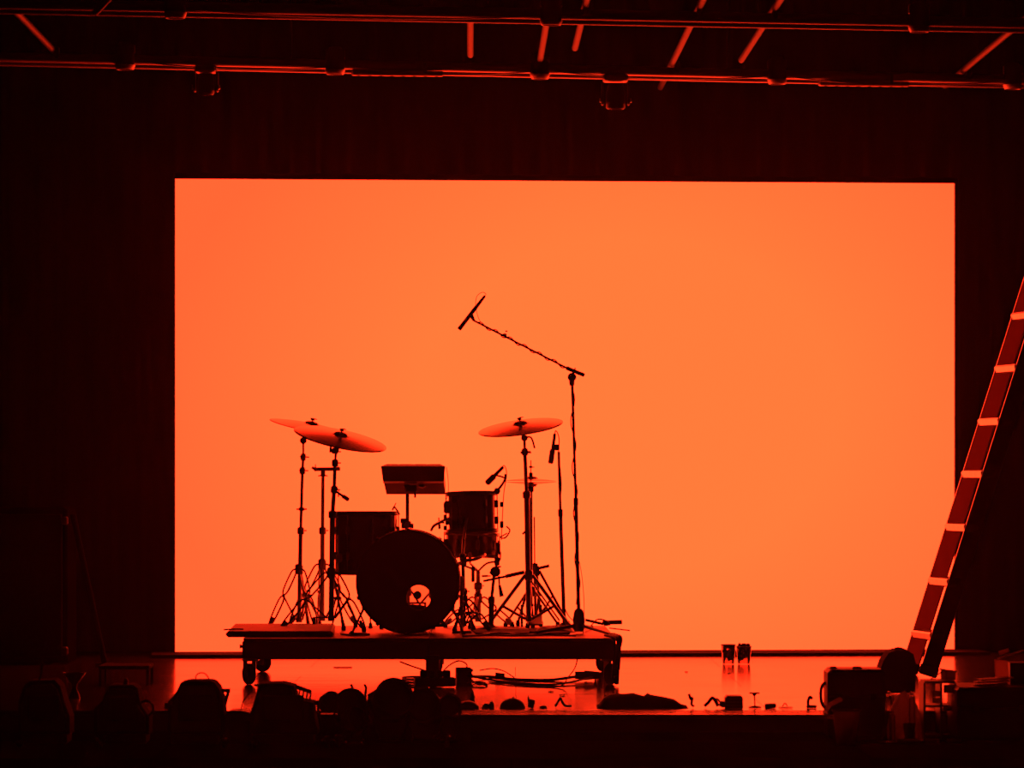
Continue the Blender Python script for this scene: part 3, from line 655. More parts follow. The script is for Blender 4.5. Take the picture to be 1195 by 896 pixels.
for px in (474.5, 492): MB().blob(P(px,567,DP)+Vector((0,.10,-.0)), .020,.014,.012, flat=False).build('bracket_knob', 'alu', th)
g = MB().box(P(479,570,DP)+Vector((0,.10,0)), (.07,.04,.04), bev=.006); wing(g, P(484,577,DP)+Vector((0,.09,0)), (1,0,0)); g.build('bracket', 'darkmetal', th)
for i in range(2):
    for j in range(4): MB().box((xl+.06+j*.083, y_+.11+i*.09, zt_+.004-i*.032), (.07,.035,.01), rotX(-.33), bev=.003).build('playing_pad', 'rubber', th)
ps = P(475, 722, DP)
th2 = thing('pad_stand', (ps.x, ps.y+.10, ZD), 'straight pole stand behind the bass drum, holding up the percussion pad', 'stand')
yb = ps.y+.10
poles(th2, [((ps.x,yb,ZD+.05), (ps.x,yb,P(0,612,DP).z), .015), ((ps.x,yb,P(0,612,DP).z), (ps.x,yb,zb_+.005), .0105)])
legs3(th2, ps.x, yb, ZD+.22, .15, (pi, .15, 1.6), dbl=0)
g = MB().box((ps.x-.02, yb, P(0,608,DP).z), (.04,.04,.03), bev=.004).box((ps.x+.0, yb, P(0,614,DP).z), (.07,.04,.03), bev=.004); g.build('base_clamp', 'darkmetal', th2)
tag(MB().path([P(521,545,24.95), P(523,560,24.9), P(523,575,24.85), P(520,585,24.82)], .0018).build('pad_cable', 'cable'), 'thin cable dangling from the right end of the percussion pad', 'cable')

# drum stool behind
st = P(505, 722, 25.35)
th = thing('drum_stool', (st.x, st.y, ZD), 'low round drum stool hidden behind the bass drum', 'stool')
MB().lathe((st.x,st.y,.66), (0,0,1), [(0,.15),(.01,.165),(.06,.165),(.08,.14)], 40).build('seat', 'rubber', th)
MB().tube((st.x,st.y,ZD+.05), (st.x,st.y,.66), .015).build('pole', 'chrome', th)
legs3(th, st.x, st.y, ZD+.2, .2, (.5, 2.6, -1.57), dbl=0)

# cables on the riser deck
def cable(pts, r, label, group=None, m='cable', cat='cable', k=6):
    return tag(MB().path(pts, r, k=k).build('cable', m), label, cat, group)
def dk(px, D, z=.006): return XZ(px, D, ZD+z)
cable([dk(690,25.3,.012), dk(697,25.2,.05), dk(706,25.2,.045), dk(712,25.25,.02), dk(705,25.3,.012)], .004, 'cable loop lying at the right back corner of the riser')
cable([dk(560,24.0), dk(585,24.3), dk(610,23.95), dk(640,24.2), dk(665,24.25)], .006, 'cable snaking over the riser deck below the right cymbal stand')
cable([dk(398,24.1), dk(412,23.9), dk(430,24.0), dk(425,24.12), dk(408,24.2)], .006, 'cable curl on the riser deck just left of the bass drum')
cable([dk(540,23.75), dk(570,23.9), dk(600,23.8), dk(635,23.9), dk(672,23.8)], .005, 'long thin cable along the front of the riser deck')
g = MB().blob(dk(594,24.75,.0), .13,.12,.022, jit=.25, seed=5); tag(g.build('cable_pile', 'cable'), 'low heap of cable between the legs of the right cymbal stand', 'cable')
g = MB().blob(dk(648,24.55,.0), .12,.12,.035, jit=.25, seed=8); tag(g.build('cable_pile', 'cable'), 'low heap of cable at the foot of the tall boom stand', 'cable')
g = MB().tube(dk(703,25.3,.028), dk(726,25.3,.032), .013).tube(dk(683,25.3,.045), dk(704,25.3,.02), .008); tag(g.build('folded_stand_leg', 'black'), 'dark rod sticking out past the right back corner of the riser', 'rod')
g = MB().box(dk(723,25.15,-.005), (.12,.05,.006), rotY(.12)); tag(g.build('tape_flap', 'cloth'), 'thin loose flap poking out beyond the right end of the riser', 'tape')
g = MB(); q = P(366.5,730,24.9); g.box((q.x,q.y,ZD+.034+.02), (.02,.03,.04), bev=.003).tube((q.x,q.y,ZD+.071), (q.x+.10,q.y,ZD+.071), .004); tag(g.build('pedal_block', 'black'), 'small block with a thin rod between the left cymbal stands', 'hardware')

# cables and boxes hanging on / under the riser
for i, (xa, xb, zl) in enumerate(((706,716,.03), (711,719,.05), (717,720.5,.005), (714,722,.09))):
    cable([P(xa,741,23.7), P((xa+xb)/2+5,745,23.57), P(xb+1,760,23.56), P(xb,780,23.55), XZ(xb-1,23.5,zl+.01)], .008 if i != 2 else .014, ['cable', 'second cable', 'thickest cable', 'shortest cable'][i]+' hanging over the right front corner of the riser', 'cables at the riser corner')
th = thing('stage_box', (P(541,785,23.9).x, CAM_Y+23.9, 0), 'small black connector box on the floor under the middle of the riser', 'box')
MB().box(P(541,790,23.9)+Vector((0,0,-.0)), (.085,.10,.105), rotZ(.1), bev=.006).build('housing', 'case', th)
for i in range(3): MB().tube(P(546,782+i*6,23.83), P(552,782+i*6,23.83), .008).build('socket', 'darkmetal', th)
zf = lambda px, D, z=.006: XZ(px, D, z)
th = thing('power_strip', zf(500,23.75,0), 'black power strip with plugs heaped under the riser centre', 'power strip')
MB().box(zf(507,23.4,.028), (.22,.07,.05), rotZ(.15), bev=.006).build('housing', 'black', th)
for i in range(4): MB().box(zf(494+i*9,23.38,.072), (.035,.04,.04), rotZ(.15+.2*i), bev=.006).build('plug', 'black', th)
MB().box(zf(505,23.56,.10), (.075,.05,.13), bev=.005).build('bracket', 'black', th)
cable([P(467,772,24.0), P(480,777,23.9), P(492,781,23.8), P(505,786,23.7)], .005, 'cable drooping from under the riser on the left of the plug heap')
cable([zf(500,24.2), zf(480,24.1), zf(470,24.4), zf(490,24.5), zf(515,24.3)], .006, 'flat cable loop left of the plug heap, behind')
cable([zf(500,23.5), zf(482,23.5), zf(464,23.6), zf(467,23.75), zf(500,23.75)], .006, 'flat cable loop left of the plug heap, in front')
cable([P(540,786,23.9), P(545,776,24.0), P(536,771,24.1), P(526,775,24.0), P(518,782,23.9)], .004, 'thin cable arching over the small connector box')
cable([zf(550,24.2,.02), zf(575,24.5), zf(600,24.2), zf(640,24.1), zf(672,24.2,.02)], .008, 'upper of the long cables running right from the connector box')
cable([zf(550,24.0,.03), zf(580,24.0), zf(610,23.7), zf(650,23.6), zf(690,24.1,.02), zf(695,24.4)], .006, 'lower of the long cables running right from the connector box')
cable([zf(550,23.7,.02), zf(567,23.5), zf(566,23.75), zf(556,23.9), zf(552,23.8)], .005, 'small cable bight just right of the connector box')
cable([P(674,768,23.75), P(671,779,23.75), P(663,790,23.6), zf(652,23.35), zf(610,23.55), zf(570,23.9)], .0035, 'thin cable drooping from the riser and curving left over the floor')
cable([P(560,782,24.2), P(575,780,24.25), P(588,783,24.2), zf(600,24.1,.02)], .0035, 'thin cable rising in a low arc beside the connector plug')
g = MB().tube(zf(578,24.25,.022), zf(589,24.25,.022), .020, .014); tag(g.build('cable_connector', 'black'), 'fat black cable plug lying right of the connector box', 'connector')
g = MB().tube(zf(671,24.15,.03), zf(682,24.15,.03), .022, .022).tube(zf(682,24.15,.03), zf(700,24.15,.03), .028, .02); tag(g.build('cable_connector', 'black'), 'fat black cable plug lying near the right front wheel', 'connector')
cable([zf(470,22.3), zf(480,22.6), zf(481,22.1), zf(500,21.9)], .005, 'thin cable on the open floor in front of the riser centre')
for i, (px, D, s_) in enumerate(((400,25.8,.055),(801,25.2,.006),(851,25.0,.006),(643,22.9,.008),(656,22.5,.006))):
    tag(MB().box(zf(px, D, .0032), (s_*2, .05 if i == 0 else .03, .004), rotZ(.2*i)).build('tape_scrap', 'tape'), ['long scrap of black tape on the shiny floor behind the riser\'s left half', 'tiny scrap on the shiny floor nearest the draped bag', 'tiny scrap on the shiny floor in front of the two clear cups', 'tiny scrap on the floor under the thin drooping cable', 'tiny scrap on the floor right of centre before the riser'][i], 'tape')

# ------------------------------------------------------------------ clear cups with dark contents
for i, (px, r_, lab) in enumerate(((850, .040, 'left clear plastic cup of dark bits on the floor near the screen'), (868, .042, 'right clear plastic cup, overfilled with dark bits, on the floor near the screen'))):
    c_ = XZ(px, 26.3); th = thing('plastic_cup', (c_.x, c_.y, 0), lab, 'cup', 'clear cups before the screen')
    hh = .118 if i == 0 else .108
    MB().lathe((c_.x,c_.y,.002), (0,0,1), [(0,r_*.86),(hh,r_*1.12),(hh,r_*1.07),(.002,r_*.82)], 28, cap=False).build('cup_wall', 'clear_cup', th)
    MB().torus((c_.x,c_.y,hh), (0,0,1), r_*1.1, .0025, 28, 6).build('rim', 'pale', th)
    g = MB(); rnd = random.Random(i+3)
    for k in range(34 if i else 22):
        p_ = Vector((c_.x+rnd.uniform(-.7,.7)*r_, c_.y+rnd.uniform(-.7,.7)*r_, rnd.uniform(.03, .09 if i == 0 else .118)))
        g.box(p_, (.022,.012,.018), rotX(rnd.random()*3)@rotZ(rnd.random()*3))
    o_ = g.build('contents', 'rubber', th); o_['kind'] = 'stuff'

# ------------------------------------------------------------------ items along the stage edge (D ~21.3)
DE = 21.25
g = MB(); rows = []
pts = [(697,830),(700,824),(706,816),(713,812),(722,811),(740,811),(752,813),(757,810.5),(760,812.5),(775,814),(788,818),(797,824),(803,829)]
n_ = len(pts); m_ = 7; vs = []
for j in range(m_):
    u = j/(m_-1)*pi; s = math.sin(u)**.6 if 0 < j < m_-1 else 0
    for k, (px, py) in enumerate(pts):
        p_ = P(px, py, DE); z_ = max(.0, p_.z)
        vs.append((p_.x, p_.y+.16-.16*math.cos(u)-.05, .002+z_*s*(1+.06*math.sin(k*2.3+j))))
fs = [(j*n_+k, j*n_+k+1, (j+1)*n_+k+1, (j+1)*n_+k) for j in range(m_-1) for k in range(n_-1)]
fs += [tuple(j*n_+k for j in range(m_)) for k in (0,)]
g.add(vs, fs, True); tag(g.build('cloth_bag', 'fabric'), 'long low mound of black cloth lying on the stage edge, right of the riser', 'bag')
def small(name, mb, m, label, cat): return tag(mb.build(name, m), label, cat)
def ez(px, z=0.0, D=DE): return XZ(px, D, z)
small('bent_clip', MB().path([ez(804,.07), ez(806,.045), ez(808,.05), ez(807,.02), ez(810,.008)], .007), 'black', 'small twisted clip standing just right of the cloth mound', 'clip')
small('cable_bight', MB().path([ez(822,.01), ez(827,.03), ez(831,.05), ez(835,.035), ez(838,.01)], .009).path([ez(835,.04), ez(837,.045), ez(842,.02), ez(843,.01)], .005), 'cable', 'thick cable standing in a small arch left of the little box', 'cable')
th = thing('small_case', ez(856,0), 'little dark round-topped box on the stage edge', 'box')
g = MB(); X0, X1 = ez(846).x, ez(866.5).x
g.prism([(X0,.002),(X1,.002),(X1,.052),(X1-.008,.062),(X0+.01,.062),(X0,.050)], EY+.2, EY+.33); g.build('housing', 'case', th)
for zz in (.016, .032, .048): MB().box(((X0+X1)/2, EY+.199, zz), (X1-X0-.006, .004, .004)).build('rib', 'darkmetal', th)
MB().box((X0-.012, EY+.25, .02), (.03,.05,.03), rotY(.3), bev=.006).build('latch', 'darkmetal', th)
th = thing('table_stand', ez(881,0), 'tiny T-shaped desk stand on the stage edge, right of the little box', 'stand')
MB().lathe(ez(881,.002), (0,0,1), [(0,.032),(.006,.031),(.010,.008)], 24).build('round_base', 'darkmetal', th)
MB().tube(ez(881,.008), ez(880.3,.062), .0035).build('pole', 'darkmetal', th)
MB().tube(ez(874.5,.0735), ez(886.5,.0735), .004).lathe(ez(880.3,.058), (0,0,1), [(0,.004),(.013,.013)], 12).build('cross_head', 'black', th)
small('flat_pedal', MB().box(ez(899,.012), (.055,.06,.022), rotY(-.05), bev=.004), 'black', 'flat dark pedal box on the stage edge near the T-shaped stand', 'pedal')
small('paper_scrap', MB().box(ez(917,.004), (.06,.04,.004), rotZ(.3)).path([ez(913,.008), ez(916,.024), ez(919,.01)], .003), 'tape', 'crumpled scrap with a wire loop on the stage edge, left of the hooked tool', 'scrap')
small('hooked_tool', MB().path([ez(944,.005), ez(943,.03), ez(945,.055), ez(948,.045)], .007).box(ez(947,.008), (.05,.03,.014), bev=.003), 'black', 'small hooked tool upright on the stage edge close to the black cases', 'tool')
small('half_dome', MB().blob(ez(598,0), .063,.06,.050, 24, 12), 'black', 'larger smooth black dome on the stage edge below the riser', 'dome')
small('dome_knob', MB().tube(ez(598.5,.0505), ez(599.5,.056), .004), 'darkmetal', 'knob atop the larger smooth black dome', 'knob')
small('half_dome', MB().blob(ez(546,0,21.2), .055,.06,.040, 24, 12), 'black', 'flatter black dome on the stage edge at the left end of the metal strip', 'dome')
small('cone_plug', MB().lathe(ez(551.5,.0,21.5), (0,0,1), [(0,.014),(.05,.010),(.078,.002)], 12), 'black', 'small pointed cone behind the flatter black dome', 'plug')
small('torn_tape', MB().box(ez(620,.022), (.032,.02,.042), rotY(.2), bev=.006).tube(ez(617,.03), ez(616.5,.06), .006,.002), 'tape', 'torn clump of tape right of the larger black dome', 'tape')
small('torn_tape', MB().blob(ez(634,0), .022,.02,.012, 10, 6, jit=.3), 'tape', 'low wad of tape between the larger dome and the bent wire', 'tape')
small('wire_bend', MB().path([ez(648,.008), ez(651,.03), ez(654,.048), ez(656,.03), ez(660,.012), ez(667,.010)], .006), 'cable', 'bent wire standing on the stage edge left of the cloth mound', 'wire')
small('torn_tape', MB().blob(ez(567,0), .020,.02,.022, 10, 6, jit=.5, seed=3).blob(ez(574,0), .016,.02,.032, 8, 6, jit=.6, seed=9), 'tape', 'ragged tuft of tape between the two black domes', 'tape')

# ------------------------------------------------------------------ lamps on the front platform, left
DF = 20.55
def FX(px): return (px-597.5)*DF/FPX
def FZ(py): return CAM_H+(HOR-py)*DF/FPX
yF = CAM_Y+DF
def round_lamp(px, ytop, rp, label, dy=0.0, yaw=0.0, pitch=0.25):
    r = rp*DF/FPX; y = yF+dy; x = FX(px); zc = max(FZ(ytop)-r, ZP+r+.035)
    th = thing('round_stage_lamp', (x, y, ZP), label, 'stage light', 'lamps on the front platform')
    ax = rotZ(yaw)@rotX(-pitch)@Vector((0,-1,0)); c = Vector((x, y, zc))
    MB().lathe(c-ax*r*1.1, ax, [(0,r*.45),(r*.25,r*.82),(r*.7,r*.98),(r*1.2,r),(r*2.0,r),(r*2.0,r*.93),(r*1.8,r*.9)], 32, cap=False).build('housing', 'black', th)
    MB().lathe(c+ax*r*.65, ax, [(0,r*.9),(.01,r*.7),(.014,r*.1)], 28).build('lens', 'lens', th)
    MB().lathe(c-ax*r*1.1, -ax, [(0,r*.45),(.02,r*.4)], 20).build('rear_cap', 'black', th)
    g = MB()
    for s_ in (-1, 1): g.path([Vector((x+s_*r*1.06, y, zc)), Vector((x+s_*r*1.06, y, zc-r*.6)), Vector((x+s_*r*.5, y, ZP+.02)), Vector((x, y, ZP+.012))], .006, k=4)
    g.build('yoke', 'black', th)
    MB().box((x, y, ZP+.008), (r*1.5, .12, .014), bev=.004).build('foot_plate', 'black', th)
    for s_ in (-1, 1): MB().tube((x+s_*r*1.03, y, zc), (x+s_*(r*1.03+.018), y, zc), .011).build('yoke_knob', 'rubber', th)
    return th
def box_lamp(prof, yd, label, name='stage_lamp', extras=None):
    xs = [FX(a) for a, b in prof]; x = (min(xs)+max(xs))/2
    th = thing(name, (x, yF, ZP), label, 'stage light', 'lamps on the front platform')
    pts = [(FX(a), max(FZ(b), ZP+.045)) for a, b in prof][::-1]
    MB().prism(pts, yF-yd/2, yF+yd/2).build('housing', 'paint', th)
    pr2 = [((a-x)*.86+x, (b-(ZP+.15))*.86+ZP+.15) for a, b in pts]; MB().prism(pr2, yF-yd/2-.03, yF-yd/2+.002).build('front_bezel', 'black', th)
    w_ = (max(xs)-min(xs)); MB().box((x, yF-yd/2-.035, ZP+.17), (w_*.6, .012, .12), bev=.005).build('lens', 'lens', th)
    MB().box((x, yF, ZP+.022), (w_*.9, yd*1.1, .042), bev=.006).build('base', 'black', th)
    for k in range(5): MB().box((x-w_*.25+k*w_*.125, yF+yd/2+.006, ZP+.16), (.006,.014,.10)).build('cooling_fin', 'black', th)
    return th
l1 = box_lamp([(24,872),(24,818),(31,798),(38,793),(66,792),(73,799),(77,815),(84,835),(84,872)], .2, 'leftmost boxy stage lamp in near darkness')
MB().path([(FX(46), yF, FZ(793)), (FX(48), yF, FZ(786)), (FX(49), yF, FZ(774)), (FX(52), yF, FZ(777))], .006).build('handle', 'black', l1)
l2 = box_lamp([(112,872),(112,826),(122,816),(127,800),(132,798),(158,798),(163,802),(166,820),(176,835),(176,872)], .2, 'boxy stage lamp second from the left, beside the low table')
MB().lathe((FX(147), yF, FZ(798)-.002), (0,0,1), [(0,.012),(.02,.010),(.03,.005)], 12).build('top_knob', 'black', l2)
MB().torus((FX(171), yF-.05, FZ(826)), (0,1,0), .035, .006, 28, 6).build('cable_ring', 'rubber', l2)
l3 = box_lamp([(198,872),(198,817),(203,812),(208,805),(213,795),(221,793),(247,793),(252,795),(257,801),(262,815),(263,830),(263,872)], .22, 'large trapezoid stage lamp with a cable loop and bracket on top, third from the left')
MB().path([(FX(228.5), yF, FZ(794)), (FX(229), yF, FZ(788)), (FX(234), yF, FZ(785)), (FX(240), yF, FZ(786.5)), (FX(245), yF, FZ(794))], .0032).build('cable_loop', 'cable', l3)
MB().box((FX(260), yF, FZ(805.5)), (.07, .03, .018)).build('bracket', 'black', l3)
MB().tube((FX(267), yF, FZ(805)), (FX(262), yF, FZ(824)), .008).build('bracket', 'black', l3)
MB().tube((FX(192), yF, FZ(824)), (FX(199), yF, FZ(824)), .016).build('tilt_knob', 'rubber', l3)
l4 = box_lamp([(293,872),(293,832),(299,815),(303,797.5),(309,796),(331,795.5),(345,799),(347,815),(361,817),(367,818),(368,834),(372,850),(372,872)], .24, 'large slant-topped stage lamp with vents at its right end, fourth from the left')
MB().tube((FX(344), yF, FZ(800.5)), (FX(363), yF, FZ(807.5)), .010, n=8).build('grille_rail', 'black', l4)
for xa, ya, yb2 in ((350,803,816),(354.5,804.5,817),(359,806,817),(363,807,817)): MB().tube((FX(xa), yF, FZ(ya)), (FX(xa-1.5), yF, FZ(yb2)), .0042, n=8).build('grille_bar', 'black', l4)
MB().tube((FX(302), yF, FZ(800)), (FX(296), yF, FZ(799)), .005).build('top_clip', 'black', l4)
g = MB().path([(FX(281), yF, FZ(829)), (FX(284), yF, FZ(818)), (FX(291), yF, FZ(809)), (FX(296), yF+.02, FZ(806))], .003)
tag(g.build('cable', 'cable'), 'thin cable rising between the two largest stage lamps', 'cable')
th = thing('lamp_ballast', (FX(281), yF, ZP), 'rounded low box between the two largest stage lamps', 'box')
MB().prism([(FX(a), FZ(b)) for a, b in ((264,871),(300,871),(300,836),(292,830),(282,827.5),(270,828),(264,832))], yF-.1, yF+.1).build('housing', 'case', th)
MB().box((FX(281), yF-.104, FZ(850)), (.09,.008,.09), bev=.003).build('cover', 'black', th)
round_lamp(384, 808, 12, 'small round stage lamp just right of the vented slanting lamp', yaw=.4)
round_lamp(411, 805.5, 19, 'round stage lamp, first of the three larger round ones', yaw=-.1)
round_lamp(457, 795.5, 23, 'tallest round stage lamp, in the middle of the front row', yaw=.2, pitch=.35)
round_lamp(497, 805.5, 20, 'round stage lamp directly below the plug heap', yaw=-.2)
round_lamp(523, 811, 13, 'small round stage lamp at the left end of the metal strip', yaw=.3)
g = MB().prism([(FX(a), FZ(b)) for a, b in ((428,871),(482,871),(476,815),(462,803),(440,805),(428,812))], yF+.14, yF+.22); tag(g.build('lamp_cover', 'case'), 'dark folded cover standing behind the tallest round lamp', 'cover')
round_lamp(360+67-12, 822, 14, 'low round stage lamp in front of the larger round ones', dy=-.25, yaw=.6)
g = MB().prism([(FX(a), FZ(b)) for a, b in ((372,872),(548,872),(548,838),(520,836),(372,836))], yF+.2, yF+.3); tag(g.build('equipment_case', 'case'), 'long low black case behind the row of round stage lamps', 'case')
for i, px in enumerate((409, 425)):
    small('cable_end', MB().path([(FX(px), yF+.15, ZP+.01), (FX(px), yF+.15, FZ(815)), (FX(px+1), yF+.15, FZ(805)), (FX(px-1), yF+.15, FZ(800))], .006), 'cable', ['short cable end sticking up behind the first larger round lamp', 'short cable end sticking up left of the tallest round lamp'][i], 'cable')
for i, (px, py, lab) in enumerate(((23,872,'shiny metal plug at the foot of the leftmost stage lamp'),(118,873,'shiny forked metal clip at the front of the platform, left'),(262,864,'shiny round plug left of the pair between the big lamps'),(297,865,'shiny round plug at the foot of the slant-topped lamp'),(382,862,'shiny plug under the small round lamp beside the slanting one'),(396,861,'slim shiny plug under the first larger round lamp'),(522,861,'shiny plug at the foot of the lamp at the metal strip'))):
    D = 20.15; p_ = P(px, py, D); p_.z = max(p_.z, ZP+.02); g = MB()
    if i == 1:
        g.path([p_+Vector((-.022,0,.03)), p_, p_+Vector((.022,0,.032))], .007).tube(p_, Vector((p_.x,p_.y,ZP+.002)), .006)
    else: g.blob(p_, .018 if i not in (5,) else .026, .016, .014, flat=False).tube(p_, Vector((p_.x,p_.y,ZP+.001)), .010)
    small('metal_plug', g, 'chrome', lab, 'plug')

# dim things on the far left of the stage
th = thing('low_table', XZ(150,23.8), 'low dark table on the stage floor behind the second stage lamp', 'table')
X0, X1 = XZ(118,23.8).x, XZ(177,23.8).x; zt2 = .095
MB().box(((X0+X1)/2, .2, zt2), (X1-X0, .35, .02), bev=.004).build('table_top', 'paint', th)
for xa in (X0+.01, X1-.01):
    for ya in (.05, .35): MB().box((xa, ya, zt2/2-.005), (.014,.014,zt2-.012)).build('leg', 'paint', th)
th = thing('metal_funnel', XZ(85,22.4), 'dim red-lit lamp shade on the stage floor between the two left lamps', 'lamp shade')
c_ = XZ(87,22.2); MB().lathe((c_.x,c_.y,.002), (0,0,1), [(0,.03),(.05,.012),(.07,.014),(.13,.06),(.13,.056),(.075,.010)], 28, cap=False).build('shade', 'alu_dull', th)
th = thing('speaker_cabinet', XZ(30,26.4), 'big dark loudspeaker cabinet in the gloom at the left edge', 'speaker')
X0, X1 = XZ(-60,26.4).x, XZ(80,26.4).x; zt3 = P(0,592,26.4).z
MB().box(((X0+X1)/2, 3.0, zt3/2), (X1-X0, .55, zt3), bev=.012).build('cabinet', 'felt', th)
MB().box(((X0+X1)/2, 2.715, zt3/2), (X1-X0-.06, .02, zt3-.08), bev=.004).build('grille', 'fabric', th)
for zz in (.08, zt3-.08): MB().box((X1-.02, 2.72, zz), (.05,.03,.05), bev=.008).build('corner_guard', 'darkmetal', th)
pa, pb = P(85,600,26.0), P(122,768,26.0)
th = thing('tilted_flat', (pb.x, pb.y, 0), 'dark narrow board leaning beside the loudspeaker cabinet at left', 'board')
MB().tube(Vector((pa.x, pa.y, pa.z)), Vector((pb.x, pb.y, .02)), .018).build('edge_pole', 'paint', th)
MB().box((pb.x, pb.y, .01), (.1,.1,.02)).build('foot', 'paint', th)

# ------------------------------------------------------------------ overhead grid
GZ = 3.564
gA, gB = P(200,8,22.49), P(1195,27,23.29); hA, hB = P(160,70,25.34), P(1180,93,26.59)
def online(a, b, x):
    u = (x-a.x)/(b.x-a.x); p_ = a.lerp(b, u); p_.z = GZ; return p_
def pipe_thing(a, b, px_gap, label, rr=.028):
    L0 = online(a, b, -4.2); L1 = online(a, b, 4.2)
    th = thing('grid_pipe', ((L0.x+L1.x)/2, (L0.y+L1.y)/2, GZ), label, 'truss', 'overhead grid')
    MB().tube(L0, L1, rr, n=16).build('main_tube', 'pipe', th)
    off = Vector((0,.055,-.026)); MB().tube(L0+off, L1+off, .022, n=12).build('highlight_tube', 'pipe', th)  # extra tube added to give the pipe its second line of light
    for i in range(13):
        x = -4.1+8.2*i/12; q_ = online(a, b, x); MB().box(q_+Vector((0,.03,.0)), (.02,.04,.012)).build('spacer', 'pipe', th)
    for x in (-3.9, -1.3, 1.3, 3.9): q_ = online(a, b, x); MB().tube(q_, q_+Vector((0,0,5.5-GZ)), .006, n=8).build('hanger', 'darkmetal', th)
    return th
pipe_thing(gA, gB, None, 'nearer of the two long lighting pipes crossing the top of the view')
pipe_thing(hA, hB, None, 'farther, lower-looking of the two long lighting pipes')
for i, (px, yfar, ynear, lab) in enumerate(((12,60,5,'far left short pipe joining the two long lighting pipes'), (549,64,16,'short joining pipe left of the centre lamp clamp'), (641,82,22,'short joining pipe at the centre lamp clamp'), (683,56,-6,'joining pipe just right of the centre, running out of view'),
        (817,102,-8,'joining pipe right of centre, long and slanting'), (906,70,-8,'joining pipe above the right round downlight'), (1215,100,10,'joining pipe at the top right corner'))):
    x = XZ(px, 22.9).x; k = (GZ+.05-CAM_H)*FPX
    Df = k/(HOR-yfar); Dn = k/(HOR-ynear)
    a_ = Vector((x+sk*(Dn-22.9), CAM_Y+Dn, GZ+.05)); b__ = Vector((x+sk*(Df-22.9), CAM_Y+Df, GZ+.05))
    th = thing('cross_pipe', (x, (a_.y+b__.y)/2, GZ), lab, 'truss', 'overhead grid')
    MB().tube(a_, b__, .019, n=14).build('tube', 'crosspipe', th)
    for q_ in (online(gA, gB, x), online(hA, hB, x)):
        if a_.y-.05 <= q_.y <= b__.y+.1: MB().box(Vector((q_.x, q_.y, GZ+.03)), (.03,.06,.075), bev=.006).build('clamp', 'darkmetal', th)
p1, p2 = P(125,0,22.2), P(111,15,22.3)
tag(MB().tube(p1+(p1-p2)*1.5, p2, .017).build('brace_pipe', 'crosspipe'), 'short slanting brace pipe at the top left', 'truss', 'overhead grid')
# sagging cables along the pipes
def sag(a, b, x0, x1, d, lab, dy=-.02):
    pts = [online(a, b, x0+(x1-x0)*i/6)+Vector((0, dy, -.012-d*4*(i/6)*(1-i/6))) for i in range(7)]
    cable(pts, .0042, lab, 'cables on the grid', 'pipe')
sag(gA, gB, XZ(210,22.5).x, XZ(640,22.8).x, .03, 'cable sagging under the nearer lighting pipe, left half')
sag(hA, hB, XZ(165,25.4).x, XZ(400,25.7).x, .03, 'cable sagging under the farther lighting pipe, far left')
sag(hA, hB, XZ(410,25.7).x, XZ(630,26).x, .035, 'cable sagging under the farther lighting pipe, left of centre')
sag(hA, hB, XZ(640,26).x, XZ(905,26.2).x, .03, 'cable sagging under the farther lighting pipe, right of centre')
sag(hA, hB, XZ(915,26.2).x, XZ(1175,26.5).x, .035, 'cable sagging under the farther lighting pipe, right end')
def downlight(a, b, px, D, label, h=.12, r=.055):
    q_ = online(a, b, XZ(px, D).x); th = thing('downlight', (q_.x, q_.y, GZ-.1), label, 'stage light', 'hanging lamps')
    MB().lathe((q_.x,q_.y-.03,GZ-.05), (0,0,1), [(.016,r*1.12),(-.012,r*.92),(-.012,r*.8),(.0,r*.8)], 24, cap=False).build('lens_ring', 'pipe', th)
    MB().lathe((q_.x,q_.y-.03,GZ-.045), (0,0,1), [(0,r*.92),(.004,r*.9)], 24).build('lens', 'lens', th)
    MB().lathe((q_.x,q_.y-.03,GZ-.05), (0,0,1), [(.0,r),(h,r),(h+.03,r*.6)], 24).build('housing', 'black', th)
    MB().box((q_.x,q_.y-.03,GZ+.06), (r*2.1,.05,.05), bev=.005).build('clamp', 'black', th)
downlight(gA, gB, 205, 22.5, 'dark hanging lamp on the nearer pipe, left')
downlight(gA, gB, 643, 22.8, 'dark hanging lamp on the nearer pipe, centre')
downlight(gA, gB, 1072, 23.2, 'dark hanging lamp on the nearer pipe, right')
downlight(hA, hB, 146, 25.3, 'dark hanging lamp on the farther pipe, far left')
downlight(hA, hB, 392, 25.7, 'hanging lamp on the farther pipe, left of the long light bar')
downlight(hA, hB, 630, 26.0, 'round downlight on the farther pipe, centre')
downlight(hA, hB, 907, 26.2, 'round downlight on the farther pipe, right of centre')
downlight(hA, hB, 1181, 26.6, 'downlight on the farther pipe at the right edge')
for x0p, x1p, D, lab in ((411,518,25.8,'long light bar hung under the farther pipe, left of centre'), (955,1062,26.35,'long light bar hung under the farther pipe, on the right')):
    xa, xb = XZ(x0p,D).x, XZ(x1p,D).x; qa = online(hA, hB, (xa+xb)/2); th = thing('light_bar', (qa.x, qa.y, GZ-.08), lab, 'stage light', 'hanging lamps')
    MB().box((qa.x, qa.y, GZ-.045), (xb-xa, .05, .03), rotZ(.12), bev=.006).build('housing', 'pipe', th)
    for i in range(8): q_ = qa+Vector(((i-3.5)*(xb-xa)/8.3, (i-3.5)*.0085, 0)); MB().lathe((q_.x,q_.y,GZ-.062), (0,0,1), [(0,.009),(.002,.009)], 14).build('lens', 'lens', th)
    for s_ in (-.3, .3): MB().box((qa.x+s_*(xb-xa), qa.y, GZ-.015), (.02,.03,.06)).build('bracket', 'darkmetal', th)
